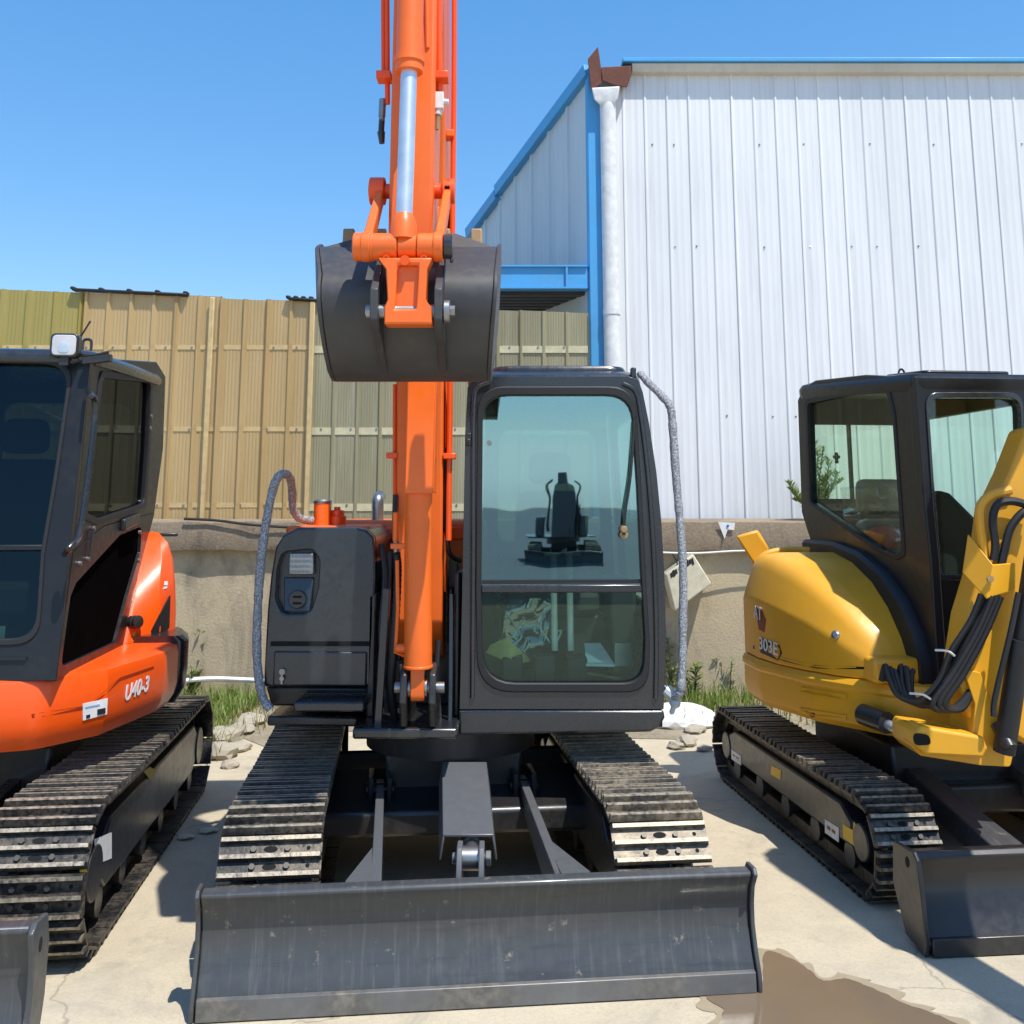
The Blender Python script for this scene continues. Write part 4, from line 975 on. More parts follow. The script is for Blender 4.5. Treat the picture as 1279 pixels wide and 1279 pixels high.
for k in range(9):
    a = W(632 + 7 * k, 765 + 6 * (k * 5 % 7), 5.24); MB().tube([a, a + V((random.uniform(-.04, .06), .02, random.uniform(-.07, .03))), a + V((random.uniform(-.03, .08), .0, random.uniform(-.12, -.04)))], [.004, .005, .001], 5, 4).build('film_fold', M['film'], cab, world=CI)
crumple('plastic_film', M['filmclear'], cab, W(775, 722, 5.2), .16, .03, .04, 9, CI)
# extra floor items
m = MB()
for x in (640, 680, 720): a = W(x, 838, 5.15); m.box(a.x - .05, a.x + .05, 5.1, 5.25, .86, a.z + .07)
m.build('foot_pedal', M['rubber'], cab, world=CI, bevel=.01)
# ================================================================== LEFT EXCAVATOR
RL = .1134
l0 = V((-2.524, 3.99, 0)) + rot2(0, 1.35, RL)
lex, ML = thing('excavator', 'left excavator with red orange body and dark cab, cut off by the photo edge', 'excavator', l0, RL, 'excavators parked along the fence')
LO = -1.35
PL = lambda x, px, py: (lambda p: (p.y, p.z))(onp(ML, 0, x, px, py))     # trace on a side plane
for sx in (-1, 1):
    tr, ca, cb = build_track(lex, sx * .755, .39, -.06 + LO, 2.72 + LO, .285, .155)
    tf = build_track_frame(lex, sx * .755, .39, ca, cb, .285)
    if sx > 0:
        xs = .755 + .39 * .40
        m = MB(); q = [PL(xs + .001, *p) for p in ((118, 1048), (139, 1040), (139, 1072), (119, 1080))]
        m.plate([V(a) for a in q], 'x', xs + .0005, xs + .003); m.build('frame_decal', M['white_mark'], tf)
        for q_ in (((179, 963), (187, 958), (196, 963), (187, 974)), ((99, 1083), (107, 1075), (108, 1090), (101, 1097))):
            m = MB(); m.plate([V(PL(xs + .001, *p)) for p in q_], 'x', xs + .0005, xs + .003); m.build('warning_mark', M['yellow_mark'], tf)
m = MB(); m.box(-.5, .5, .0 + LO + .95, LO + 1.9, .25, .62); m.box(-.75, .75, LO + .8, LO + 1.05, .25, .4); m.box(-.75, .75, LO + 1.7, LO + 1.95, .25, .4); m.build('carbody', M['black'], lex, bevel=.02)
MB().cyl((0, LO + 1.4, .6), (0, LO + 1.4, .73), .4, n=36).build('slew_ring', M['black'], lex)
# blade
m = MB(); yl = -.76 + LO
m.plate([(yl + a, z * 1.12) for a, z in prof], 'x', -.98, .98); bl = m.build('dozer_blade', M['blade_grey'], lex, bevel=.006)
pr = [(-.012, .004), (-.03, .06), (.0, .15), (.02, .23), (.02, .31), (.005, .38), (-.006, .43), (.03, .455), (.13, .445), (.16, .36), (.15, .2), (.1, .05), (.06, .004)]
for s in (-1, 1): MB().plate([(yl + a, z) for a, z in pr], 'x', s * .981, s * 1.0).build('end_plate', M['blade_grey'], bl, bevel=.005)
for s in (-1, 1): MB().plate([(yl + .07 + .014 * cos(a), .375 + .022 * sin(a)) for a in [2 * pi * k / 14 for k in range(14)]], 'x', s * 1.0, s * 1.0015).build('lifting_hole', M['hole'], bl)
for s in (-1, 1): MB().bar((s * .35, yl + .1, .3), (s * .35, LO + 1.0, .42), .06, .12).build('blade_arm', M['grey'], lex, bevel=.006)
# body skirt
sk = [(-.86, .5), (-.5, .37), (.30, .35), (.60, .43), (.80, .70), (.93, 1.25), (.945, 1.5), (.88, 1.9), (.68, 2.22), (.3, 2.42), (-.3, 2.42), (-.7, 2.2), (-.88, 1.8)]
skl = lambda k, z, d=0: [V((x * k, (y - 1.35) * k + LO + 1.35 + d, z)) for x, y in roundpoly(sk, [.1, .1, .15, .15, .02, .02, .1, .2, .2, .2, .2, .2, .1], 5)]
m = MB(); m.loft([skl(.955, .70), skl(.985, .745), skl(1.0, .80), skl(1.0, .955), skl(.99, .985), skl(.95, .995)])
body = m.build('body_skirt', M['orange_red'], lex, ang=28)
# raised swage line along the skirt
cwp = [(.80, 1.56), (.935, 1.56), (.955, 1.62), (.89, 1.93), (.69, 2.25), (.3, 2.44), (-.3, 2.44), (-.7, 2.22), (-.86, 1.9), (-.6, 1.6)]
m = MB(); m.loft([[V((x * k, (y - 1.35) * k + LO + 1.35, z)) for x, y in roundpoly(cwp, [.01, .04, .05, .15, .2, .2, .2, .2, .1, .1], 5)] for k, z in ((.97, .69), (1.012, .76), (1.02, .86), (1.02, 1.0), (.985, 1.03))])
m.build('counterweight', M['grey'], lex, ang=35)
# engine hood behind the cab
hb = [(.40, 1.52), (.665, 1.52), (.80, 1.72), (.85, 1.88), (.80, 2.06), (.55, 2.28), (0, 2.36), (-.6, 2.25), (-.8, 1.9), (-.75, 1.52)]
def hoodloop(k, z, fy):
    out = []
    for x, y in roundpoly(hb, [.02, .05, .05, .1, .15, .2, .2, .2, .1, .02], 5):
        yy = max(y, fy); out.append(V((x * k, yy + LO, z)))
    return out
m = MB(); m.loft([hoodloop(1.0, .997, 1.52), hoodloop(1.0, 1.12, 1.58), hoodloop(.985, 1.28, 1.70), hoodloop(.96, 1.42, 1.82), hoodloop(.92, 1.51, 1.90), hoodloop(.84, 1.565, 1.95)])
eh = m.build('engine_hood', M['orange_red'], lex, ang=62)
xq = .872
# dark vent, logo mark, cap and stickers on the hood
sidez = {}
def on_hood(px, py):
    """nearest hit of the view ray with the hood mesh"""
    o = ML.inverted() @ CAM; d = (ML.inverted().to_3x3() @ ray(px, py)).normalized()
    dg = bpy.context.evaluated_depsgraph_get(); 
    ok, loc, nor, idx = HB.ray_cast(o, d); return loc, nor
from mathutils.bvhtree import BVHTree
HB = BVHTree.FromPolygons([v.co.copy() for v in eh.data.vertices], [tuple(p.vertices) for p in eh.data.polygons])
def decal_on(bvh, Mx, pxs, name, mat, parent, off=.004, th=.004):
    o = Mx.inverted() @ CAM; vs = []; 
    for p in pxs:
        d = (Mx.inverted().to_3x3() @ ray(*p)).normalized(); loc, nor, idx, dist = bvh.ray_cast(o, d)
        if loc is None: continue
        vs.append((loc, nor))
    if len(vs) < 3: return None
    n = sum((b for a, b in vs), V()).normalized()
    m = MB(); m.loft([[a + n * .0005 for a, b in vs], [a + n * (off) for a, b in vs]])
    return m.build(name, mat, parent)
def dens(pts, k=4):
    out = []
    for i, p in enumerate(pts):
        q = pts[(i + 1) % len(pts)]
        out += [(p[0] + (q[0] - p[0]) * j / k, p[1] + (q[1] - p[1]) * j / k) for j in range(k)]
    return out
decal_on(HB, ML, dens([(211, 744), (187, 788), (193, 806), (209, 798)]), 'side_vent', M['rubber'], eh, .012)
decal_on(HB, ML, [(204, 717), (208, 714), (209, 731), (205, 731)], 'hood_emblem', M['white_mark'], eh)
decal_on(HB, ML, [(197, 732), (209, 728), (208, 735), (198, 737)], 'hood_emblem', M['white_mark'], eh)
decal_on(HB, ML, [(165, 790), (173, 788), (173, 799), (166, 801)], 'warning_sticker', M['yellow_mark'], eh)
o_ = ML.inverted() @ CAM; loc, nor, *_ = HB.ray_cast(o_, (ML.inverted().to_3x3() @ ray(166, 777)).normalized())
if loc is not None: MB().lathe(loc - nor * .01, nor, [(0, .035), (.03, .035), (.032, .03), (.04, .03), (.042, .035), (.055, .033), (.06, .02)], 18).build('fuel_cap', M['black'], eh)
SB = BVHTree.FromPolygons([v.co.copy() for v in body.data.vertices], [tuple(p.vertices) for p in body.data.polygons])
stk = decal_on(SB, ML, dens([(103, 879), (134, 872), (133, 892), (103, 900)]), 'serial_sticker', M['white_mark'], body, .003)
decal_on(SB, ML, [(107, 893), (112, 892), (112, 896), (107, 897)], 'sticker_print', M['black_mark'], stk, .0045)
decal_on(SB, ML, [(121, 886), (131, 884), (131, 891), (121, 893)], 'sticker_print', M['black_mark'], stk, .0045)
decal_on(SB, ML, [(106, 883), (124, 879), (124, 881), (106, 885)], 'sticker_print', plain('pale_blue_print', (.3, .42, .6)), stk, .0045)
def text_on(bvh, Mx, s, p0, p1, ptop, mat, parent, off=.01, shear=.25, name='model_number', lift=.003):
    o = Mx.inverted() @ CAM; ct = Mx.inverted().to_3x3()
    a = bvh.ray_cast(o, (ct @ ray(*p0)).normalized())[0]; b = bvh.ray_cast(o, (ct @ ray(*p1)).normalized())[0]; c = bvh.ray_cast(o, (ct @ ray(*ptop)).normalized())[0]
    ux = (b - a).normalized(); uy = (c - a); uy = uy - uy.project(ux); hgt = uy.length; n = ux.cross(uy.normalized())
    t = text(name, s, mat, parent, a + n * lift, ux, uy, hgt / .70, hgt * off, .001, shear)
    bpy.context.view_layer.update(); wd = t.dimensions.x
    if wd > 0: t.matrix_local = t.matrix_local @ Matrix.Diagonal((( b - a).length / wd, 1, 1, 1))
    bpy.context.view_layer.update(); dg = bpy.context.evaluated_depsgraph_get()
    me = bpy.data.meshes.new_from_object(t.evaluated_get(dg)); ml = t.matrix_local.copy(); bpy.data.objects.remove(t)
    me.transform(ml); me.name = name; o2 = bpy.data.objects.new(name, me); COL.objects.link(o2); o2.parent = parent
    return o2
text_on(SB, ML, 'U40-3', (154, 881), (184, 867), (155, 862), M['white_mark'], body, .035, lift=.004)
decal_on(SB, ML, dens([(39, 892), (110, 881), (150, 846), (192, 832), (192, 835), (150, 850), (112, 885), (40, 897)], 5), 'swage_line', plain('dark_orange_swage', (.35, .03, .004)), body, .0015)
DG = plain('black_door_glass', (.005, .0045, .0045), .55, 0, 0)
# cab
XL = .66
T_ = lambda pts, x=XL: [PL(x, *p) for p in pts]
m = MB()
upo = T_([(91, 690), (130, 657), (193, 641), (204, 560), (207, 470), (196, 452), (120, 447), (112, 470)])
upi = roundpoly(T_([(107, 641), (122, 648), (179, 629), (184, 560), (187, 478), (127, 472), (117, 560)]), [.02, .03, .05, 0, .05, .05, 0], 5)
m.frame(upo, upi, 'x', XL - .05, XL)
cab = m.build('cab', M['cab_black'], lex, bevel=.012, ang=30)
lo_o = T_([(70, 851), (150, 822), (166, 748), (180, 690), (193, 641), (130, 657), (91, 690)])
lo_i = roundpoly(T_([(76, 833), (144, 802), (159, 745), (175, 690), (177, 657), (150, 668), (95, 728), (88, 745)]), [.04, .04, 0, 0, .05, .03, .03, .02], 5)
m = MB(); m.frame(lo_o, lo_i, 'x', XL - .05, XL + .001); dr = m.build('cab_door', M['cab_black'], cab, bevel=.01, ang=30)
MB().plate(lo_i, 'x', XL - .022, XL - .016).build('door_lower_glass', DG, dr)
MB().plate(upi, 'x', XL - .022, XL - .016).build('door_window', M['glass_dark'], dr)
MB().frame(scale2(upi, 1.09), scale2(upi, 1.0), 'x', XL - .004, XL + .008).build('window_seal', M['rubber'], dr, bevel=.003, ang=50)
ih = roundpoly(T_([(166, 610), (180, 606), (184, 480), (178, 480)]), .01)
m = MB(); a = onp(ML, 0, XL, 152, 655); b_ = onp(ML, 0, XL, 168, 648)
m.obox((a + b_) / 2 + V((.012, 0, 0)), (.014, 0, 0), (b_ - a) / 2 * 1.2, (0, 0, .03)); m.build('door_handle', M['black'], dr, bevel=.008)
for p in ((115, 660), (108, 698), (98, 704), (173, 665), (172, 700), (187, 520), (186, 535)):
    a = onp(ML, 0, XL, *p); MB().cyl(a, a + V((.014, 0, 0)), .011, n=10).build('door_bolt', M['steel'], dr)
MB().bar(onp(ML, 0, XL, 112, 662) + V((.012, 0, 0)), onp(ML, 0, XL, 108, 695) + V((.012, 0, 0)), .012, .012).build('door_stay', M['black'], dr)
# front (raked)
fy0, rk = .42 + LO, .135
def fl(px, py):
    z = 1.6
    for _ in range(6):
        p = onp(ML, 1, fy0 + rk * (z - 1.0), px, py); z = p.z
    return (p.x, p.z)
def shear(mb):
    for i, v in enumerate(mb.v): mb.v[i] = V((v.x, v.y + rk * (v.z - 1.0), v.z))
zc0_, zc1_ = .985, 2.385
fo = [(-.36, zc0_), (XL - .001, zc0_), (XL - .001, 1.7), (XL - .001, zc1_), (-.36, zc1_)]
wr = [fl(46, 800), fl(53, 690), fl(70, 590), fl(87, 475)]
zdl = fl(30, 684)[1]
fi = roundpoly([(-.29, wr[0][1]), (wr[0][0], wr[0][1]), wr[1], wr[2], (wr[3][0], fl(60, 452)[1]), (-.29, fl(60, 452)[1])], [.08, .1, 0, 0, .12, .12], 6)
m = MB(); m.frame(fo, fi, 'y', fy0, fy0 + .06); shear(m); fr_ = m.build('cab_front', M['cab_black'], cab, bevel=.015, seg=3, ang=30)
m = MB(); m.plate(fi, 'y', fy0 + .025, fy0 + .031); shear(m); m.build('windscreen', glass('left_cab_windscreen', (.5, .56, .55), .0, (.7, .9, 1), cap=.025), fr_)
m = MB(); m.box(-.29, wr[1][0] + .01, fy0 + .0, fy0 + .04, zdl - .012, zdl + .012); shear(m); m.build('window_bar', M['cab_black'], fr_, bevel=.004)
m = MB(); m.frame(scale2(fi, 1.03), scale2(fi, .985), 'y', fy0 - .008, fy0 + .02); shear(m); m.build('window_seal', M['rubber'], fr_, bevel=.004, ang=50)
# other walls, floor
rear = [(-.36, 1.0), (XL - .06, 1.0), (XL - .06, 2.44), (-.36, 2.44)]
ry = PL(XL, 206, 480)[0]
ri = roundpoly([(-.25, 1.72), (XL - .18, 1.72), (XL - .18, 2.32), (-.25, 2.32)], .08)
m = MB(); m.frame([(-.36, 1.55), (XL - .052, 1.55), (XL - .052, 2.44), (-.36, 2.44)], ri, 'y', ry - .05, ry); rw = m.build('cab_rear', M['cab_black'], cab, bevel=.01)
MB().plate(ri, 'y', ry - .03, ry - .024).build('rear_window', M['glass_dark'], rw)
li = roundpoly([(LO + .75, 1.5), (ry - .2, 1.5), (ry - .2, 2.3), (LO + .85, 2.3)], .08)
m = MB(); m.frame([(LO + .48, 1.0), (ry - .05, 1.0), (ry - .05, 2.42), (LO + .62, 2.30)], li, 'x', -.36, -.31); lw = m.build('cab_side', M['cab_black'], cab, bevel=.01)
MB().plate(li, 'x', -.338, -.332).build('side_window', M['glass_dark'], lw)
m = MB(); m.box(-.32, XL - .05, LO + .5, LO + 1.4, .99, 1.04); m.box(-.3, XL - .06, LO + 1.4, LO + 1.46, .99, 1.6); m.build('cab_floor', M['dark'], cab)
rfp = roundpoly([(-.4, .585), (XL + .02, .585), (XL + .03, 1.2), (XL + .015, 2.14), (-.38, 2.14)], [.15, .14, 0, .2, .2], 6)
rc_ = V((.14, 1.35))
m = MB(); m.loft([[V((*(rc_ + (p - rc_) * k), z - .07 * (2.14 - p.y) / 1.55)) + V((0, LO, 0)) for p in rfp] for k, z in ((.985, 2.425), (1.0, 2.44), (1.0, 2.46), (.975, 2.485), (.9, 2.50), (.7, 2.505))])
roof = m.build('roof', M['grey'], cab, ang=40)
p = onp(ML, 1, LO + 1.0, 109, 428); MB().tube([p + V((-.02, 0, -.04)), p + V((-.02, 0, 0)), p + V((-.012, 0, .015)), p + V((.012, 0, .015)), p + V((.02, 0, 0)), p + V((.02, 0, -.04))], .007, 8, 3).build('lifting_eye', M['grey'], roof)
MB().tube([onp(ML, 1, LO + 1.0, 98, 425), onp(ML, 1, LO + 1.0, 113, 401)], .005, 6).build('aerial', M['black'], roof)
# roof lamp
lc = onp(ML, 1, LO + .52, 80, 431)
m = MB(); m.loft([[lc + V((x, y, z)) for x, z in roundpoly([(-.062, -.055), (.062, -.055), (.062, .055), (-.062, .055)], .025, 4)] for y in (0, .05)] + [[lc + V((x * .7, .085, z * .7)) for x, z in roundpoly([(-.062, -.055), (.062, -.055), (.062, .055), (-.062, .055)], .025, 4)]])
lp = m.build('work_lamp', M['black'], cab, bevel=.006)
m = MB(); m.loft([[lc + V((x * .84, y, z * .84)) for x, z in roundpoly([(-.062, -.055), (.062, -.055), (.062, .055), (-.062, .055)], .025, 4)] for y in (-.004, .01)]); m.build('lamp_lens', plain('frosted_lamp_lens', (.62, .62, .64), .12), lp, bevel=.003)
MB().plate(roundpoly([(lc.x - .022, lc.z - .035), (lc.x + .022, lc.z - .035), (lc.x + .022, lc.z + .01), (lc.x - .022, lc.z + .01)], .015), 'y', lc.y - .006, lc.y - .003).build('lamp_bulb', M['chrome'], lp)
m = MB(); m.box(lc.x - .02, lc.x + .02, lc.y + .01, lc.y + .04, lc.z - .09, lc.z - .05); m.build('lamp_bracket', M['black'], lp)
m = MB(); m.tube([onp(ML, 1, LO + .58, 97, 442), onp(ML, 1, LO + .58, 116, 444), onp(ML, 1, LO + .58, 136, 440)], .008, 6, 4); m.obox(onp(ML, 1, LO + .56, 122, 449), (.06, 0, .008), (0, .02, 0), (0, 0, .015)); m.build('lamp_cable', M['black'], lp)
# grab handle on the pillar
hp2 = [onp(ML, 0, XL + d, *p) for p, d in (((110, 488), .01), ((114, 494), .05), ((119, 502), .06), ((118, 530), .06), ((111, 590), .06), ((104, 640), .06), ((98, 670), .06), ((88, 683), .05), ((81, 692), .01))]
MB().tube(hp2, .014, 10, 4).build('grab_handle', M['grey'], cab)
# rear edge mirror-like stub
a = onp(ML, 0, XL, 200, 668); MB().bar(a, a + V((.1, .02, .0)), .03, .02, (0, 1, 0)).build('rear_lamp', M['black'], cab, bevel=.005)
# interior
m = MB(); m.plate(roundpoly([(-.1, 1.35), (.4, 1.35), (.36, 1.95), (-.06, 1.95)], .08), 'y', LO + 1.28, LO + 1.38); seat = m.build('seat_back', M['seat'], cab, bevel=.03)
MB().plate(roundpoly([(.03, 1.98), (.27, 1.98), (.26, 2.16), (.04, 2.16)], .06), 'y', LO + 1.3, LO + 1.38).build('headrest', M['seat'], cab, bevel=.02)
MB().box(-.1, .4, LO + .85, LO + 1.35, 1.2, 1.36).build('seat_cushion', M['seat'], cab, bevel=.03)
MB().box(-.2, .0, LO + .62, LO + .9, 1.04, 1.55).build('control_console', M['dark'], cab, bevel=.02)
for x in (.05, .2): MB().tube([V((x, LO + .65, 1.05)), V((x, LO + .68, 1.35)), V((x + .01, LO + .66, 1.55))], .013, 8).build('travel_lever', M['steel'], cab)
a = onp(ML, 1, LO + .5, 2, 788); MB().box(a.x - .03, a.x + .015, a.y - .003, a.y + .002, a.z - .055, a.z + .02).build('window_sticker', plain('pale_green_paper', (.35, .62, .5)), cab)
m = MB(); a = fl(43, 822); m.box(-.36, a[0] - .03, fy0 - .012, fy0 + .0, a[1] - .006, a[1] + .006); shear(m); m.build('front_trim', M['cab_black'], fr_)

# ================================================================== RIGHT EXCAVATOR
RR = .1065
r0 = V((2.384, 4.91, 0)) + rot2(0, 1.0, RR)
rex, MR = thing('excavator', 'right excavator with rounded yellow engine hood and black cab behind a yellow boom', 'excavator', r0, RR, 'excavators parked along the fence')
RI = MR.inverted(); RO = -1.0
PR = lambda x, px, py: (lambda p: (p.y, p.z))(onp(MR, 0, x, px, py))
for sx in (-1, 1):
    tr, ca, cb = build_track(rex, sx * .70, .30, -.16 + RO, 2.22 + RO, .225, .132)
    tf = build_track_frame(rex, sx * .70, .30, ca, cb, .225)
    if sx < 0:
        xs = -.70 - .30 * .40
        for nm, mt, q_ in (('frame_decal', 'white_mark', ((914, 936), (926, 944), (926, 956), (914, 948))), ('frame_decal', 'yellow_mark', ((964, 956), (976, 962), (975, 974), (963, 967))),
                           ('frame_decal', 'white_mark', ((1031, 1023), (1048, 1034), (1048, 1052), (1031, 1040))), ('arrow_decal', 'yellow_mark', ((1053, 1029), (1066, 1037), (1067, 1026), (1084, 1053), (1069, 1062), (1067, 1056), (1054, 1047)))):
            m = MB(); m.plate([V(PR(xs, *p)) for p in q_], 'x', xs - .003, xs - .0005); dcl = m.build(nm, M[mt], tf)
            if nm == 'frame_decal' and mt == 'white_mark':
                a_ = [PR(xs, *p) for p in q_]
                for f0 in (.15, .5):
                    y0_ = a_[0][0] + (a_[1][0] - a_[0][0]) * f0; y1_ = a_[0][0] + (a_[1][0] - a_[0][0]) * (f0 + .25)
                    MB().box(xs - .0042, xs - .0025, min(y0_, y1_), max(y0_, y1_), a_[2][1] + .025, a_[0][1] - .02).build('decal_print', M['red_mark'], dcl)
m = MB(); m.box(-.4, .4, RO + .6, RO + 1.6, .2, .52); m.box(-.65, .65, RO + .5, RO + .75, .2, .34); m.box(-.65, .65, RO + 1.4, RO + 1.65, .2, .34); m.build('carbody', M['black'], rex, bevel=.02)
MB().cyl((0, RO + 1.15, .5), (0, RO + 1.15, .63), .36, n=36).build('slew_ring', M['black'], rex)
m = MB(); yr = -.55 + RO
prR = [(0, .005), (-.02, .05), (.02, .12), (.06, .2), (.07, .28), (.04, .34), (.06, .36), (.13, .35), (.14, .2), (.1, .05), (.06, .005)]
m.plate([(yr + a, z) for a, z in prR], 'x', -.85, .85); bl = m.build('dozer_blade', M['black'], rex, bevel=.006)
for s in (-1, 1):
    MB().plate([(yr + a, z) for a, z in [(-.02, .004), (-.03, .06), (-.02, .2), (.0, .34), (.03, .37), (.2, .36), (.22, .2), (.13, .03)]], 'x', s * .851, s * .87).build('end_plate', M['black'], bl, bevel=.005)
MB().plate([(yr + .08 + .015 * cos(a), .315 + .02 * sin(a)) for a in [2 * pi * k / 14 for k in range(14)]], 'x', -.872, -.8705).build('lifting_hole', M['hole'], bl)
MB().box(-.84, .84, yr - .03, yr + .01, .004, .07).build('cutting_edge', M['black'], bl, bevel=.004)
for x in (-.28, .28): 
    m = MB(); m.hexa([V((x - .08, yr + .13, .12)), V((x + .08, yr + .13, .12)), V((x + .05, RO + .7, .3)), V((x - .05, RO + .7, .3)), V((x - .08, yr + .13, .24)), V((x + .08, yr + .13, .24)), V((x + .05, RO + .7, .42)), V((x - .05, RO + .7, .42))])
    m.build('blade_arm', M['blade_grey'], rex, bevel=.008)
# upper body
rb = [(-.40, .20), (-.56, .32), (-.77, .68), (-.885, 1.15), (-.87, 1.45), (-.72, 1.8), (-.4, 2.03), (.1, 2.1), (.6, 1.95), (.85, 1.5), (.88, 1.1), (.75, .6), (.5, .2)]
rr2 = [.03, .1, .15, .2, .2, .2, .2, .2, .2, .2, .2, .2, .05]
rbl = lambda k, z, pts=rb, rs=rr2: [V((x * k, (y - 1.15) * k + RO + 1.15, z)) for x, y in roundpoly(pts, rs, 5)]
m = MB(); m.loft([rbl(.95, .615), rbl(.985, .645), rbl(1.0, .70), rbl(1.0, .80), rbl(1.012, .815), rbl(1.012, .835), rbl(.995, .86), rbl(.96, .87)])
body = m.build('body_skirt', M['yellow'], rex, ang=30)
RB = BVHTree.FromPolygons([v.co.copy() for v in body.data.vertices], [tuple(p.vertices) for p in body.data.polygons])
for y0_, y1_ in ((858, 864), (884, 890)):
    decal_on(RB, MR, dens([(1000, y0_), (1058, y0_ + 9), (1058, y1_ + 9), (1000, y1_)], 4), 'body_rib', M['yellow'], body, .008)
decal_on(RB, MR, [(1015 + 3.2 * cos(a), 893 + 3.2 * sin(a)) for a in [2 * pi * k / 12 for k in range(12)]], 'drain_plug', M['red_mark'], body, .002)
# cowl: cross-sections in x for successive y
def cowl(y, zt, xl, xr, zb=.868):
    return roundpoly([(xr, zb), (xl, zb), (xl, zb + (zt - zb) * .55), (xl + .16 * (xr - xl), zt - .02), (xl + .45 * (xr - xl), zt), (xr, zt)], [0, .01, .1, .14, .1, .0], 6)
m = MB(); secs = []
for y, zt, xl, xr in ((.36, .95, -.55, -.33), (.42, 1.06, -.60, -.33), (.55, 1.2, -.70, -.33), (.72, 1.315, -.78, -.33), (.95, 1.405, -.85, -.33), (1.2, 1.45, -.875, -.33), (1.45, 1.44, -.86, -.33), (1.7, 1.40, -.76, -.33), (1.9, 1.35, -.58, -.33)):
    secs.append([V((x, y + RO, z)) for x, z in cowl(y, zt, xl, xr)])
m.loft(secs); ch = m.build('engine_hood', M['yellow'], rex, ang=40)
CB = BVHTree.FromPolygons([v.co.copy() for v in ch.data.vertices], [tuple(p.vertices) for p in ch.data.polygons])
MB().box(-.62, -.36, RO + .27, RO + .40, .868, .985).build('hood_step', M['yellow'], ch, bevel=.02)
decal_on(CB, MR, dens([(941, 806), (980, 822), (1020, 831), (1083, 833), (1083, 836), (1020, 835), (980, 826), (941, 810)], 5), 'hood_seam', M['hole'], ch, .0015)
o_ = MR.inverted() @ CAM
loc, nor, *_ = CB.ray_cast(o_, (MR.inverted().to_3x3() @ ray(1044, 793)).normalized())
if loc is not None: MB().lathe(loc - nor * .004, nor, [(0, .022), (.01, .022), (.012, .016), (.016, .012)], 18).build('hood_lock', M['steel'], ch)
bg_ = decal_on(CB, MR, dens([(949, 796), (974, 806), (977, 816), (972, 825), (950, 815)]), 'model_decal', M['black_mark'], ch, .002)
decal_on(CB, MR, dens([(943, 758), (951, 760), (957, 774), (955, 790), (948, 786)]), 'maker_decal', M['red_mark'], ch, .0015)
try:
    text_on(CB, MR, '303E', (949, 814), (972, 823), (949, 799), M['white_mark'], ch, .012, 0, lift=.007)
    text_on(CB, MR, 'AT', (943, 776), (953, 780), (943, 760), M['white_mark'], ch, .012, 0, 'maker_name', lift=.007)
except Exception as e: print('text', e)
# lamp block on the rear of the hood
a = onp(MR, 1, 1.5 + RO, 936, 680)
m = MB(); P_ = [W(x, y, 6.5) for x, y in ((919, 670), (946, 662), (962, 682), (941, 705))]
m.hexa([P_[0], P_[3], P_[3] + V((.12, .05, -.02)), P_[1], P_[0] + V((.03, .12, .03)), P_[3] + V((.03, .14, .0)), P_[2] + V((.05, .14, .0)), P_[1] + V((.03, .14, .03))])
m = MB()
e1 = (P_[1] - P_[0]); e2 = (P_[3] - P_[0]); 
m.hexa([P_[0], P_[1], P_[1] + e2 * .95, P_[3], P_[0] + V((.04, .16, .0)), P_[1] + V((.04, .16, .0)), P_[1] + e2 * .95 + V((.04, .16, 0)), P_[3] + V((.04, .16, 0))])
m.build('hood_lamp_cover', M['yellow'], ch, world=RI, bevel=.014)
# collar ridge at the hood top
MB().tube([W(946, 703, 6.35), W(958, 692, 6.35), W(985, 687, 6.35), W(1012, 688, 6.3)], .022, 10, 4).build('hood_rim', M['yellow'], ch, world=RI)
# black ribbed cover between hood and cab
m = MB()
for y, zt in ((.30, .95), (.36, 1.12), (.5, 1.30), (.75, 1.42), (1.1, 1.50), (1.5, 1.52), (1.6, 1.52)):
    pass
secs = [[V((x, y + RO, z)) for x, z in ((-.34, .86), (-.40, .86), (-.40, zt - .02), (-.38, zt), (-.34, zt))] for y, zt in ((.24, .98), (.30, 1.10), (.42, 1.24), (.62, 1.37), (.9, 1.465), (1.25, 1.51), (1.66, 1.51))]
m.loft(secs); m.build('inner_cover', M['rubber'], rex, ang=40)
# cab
XR = -.345
T2 = lambda pts, x=XR: [PR(x, *p) for p in pts]
so_ = T2([(996, 500), (1003, 484), (1018, 475), (1080, 468), (1141, 471), (1152, 600), (1162, 700), (1172, 850), (1094, 850), (1080, 770), (1016, 688), (1001, 640)])
si_ = roundpoly(T2([(1008, 503), (1060, 492), (1109, 489), (1116, 520), (1128, 690), (1118, 694), (1098, 686), (1012, 627)]), [.04, 0, .04, 0, .04, 0, .02, .05], 5)
m = MB(); m.frame(so_, si_, 'x', XR, XR + .05); cab = m.build('cab', M['cab_black'], rex, bevel=.015, seg=3, ang=30)
MB().plate(si_, 'x', XR + .02, XR + .026).build('side_window', M['glass_clear'], cab)
MB().frame(scale2(si_, 1.05), scale2(si_, .985), 'x', XR - .005, XR + .012).build('window_seal', M['rubber'], cab, bevel=.003, ang=50)
yfr = onp(MR, 0, XR, 1150, 600).y
fo = [onp(MR, 1, yfr, *p) for p in ((1176, 862), (1310, 868), (1300, 700), (1290, 475), (1140, 471), (1150, 600))]
fo = [(p.x, p.z) for p in fo]; xr1 = fo[2][0]
fi = [onp(MR, 1, yfr, *p) for p in ((1172, 719), (1268, 719), (1274, 600), (1271, 496), (1155, 496), (1162, 600))]
fi = roundpoly([(p.x, p.z) for p in fi], [.02, .02, 0, .07, .07, 0], 6)
m = MB(); m.frame(fo, fi, 'y', yfr - .02, yfr + .05); cf = m.build('cab_front', M['cab_black'], cab, bevel=.015, seg=3, ang=30)
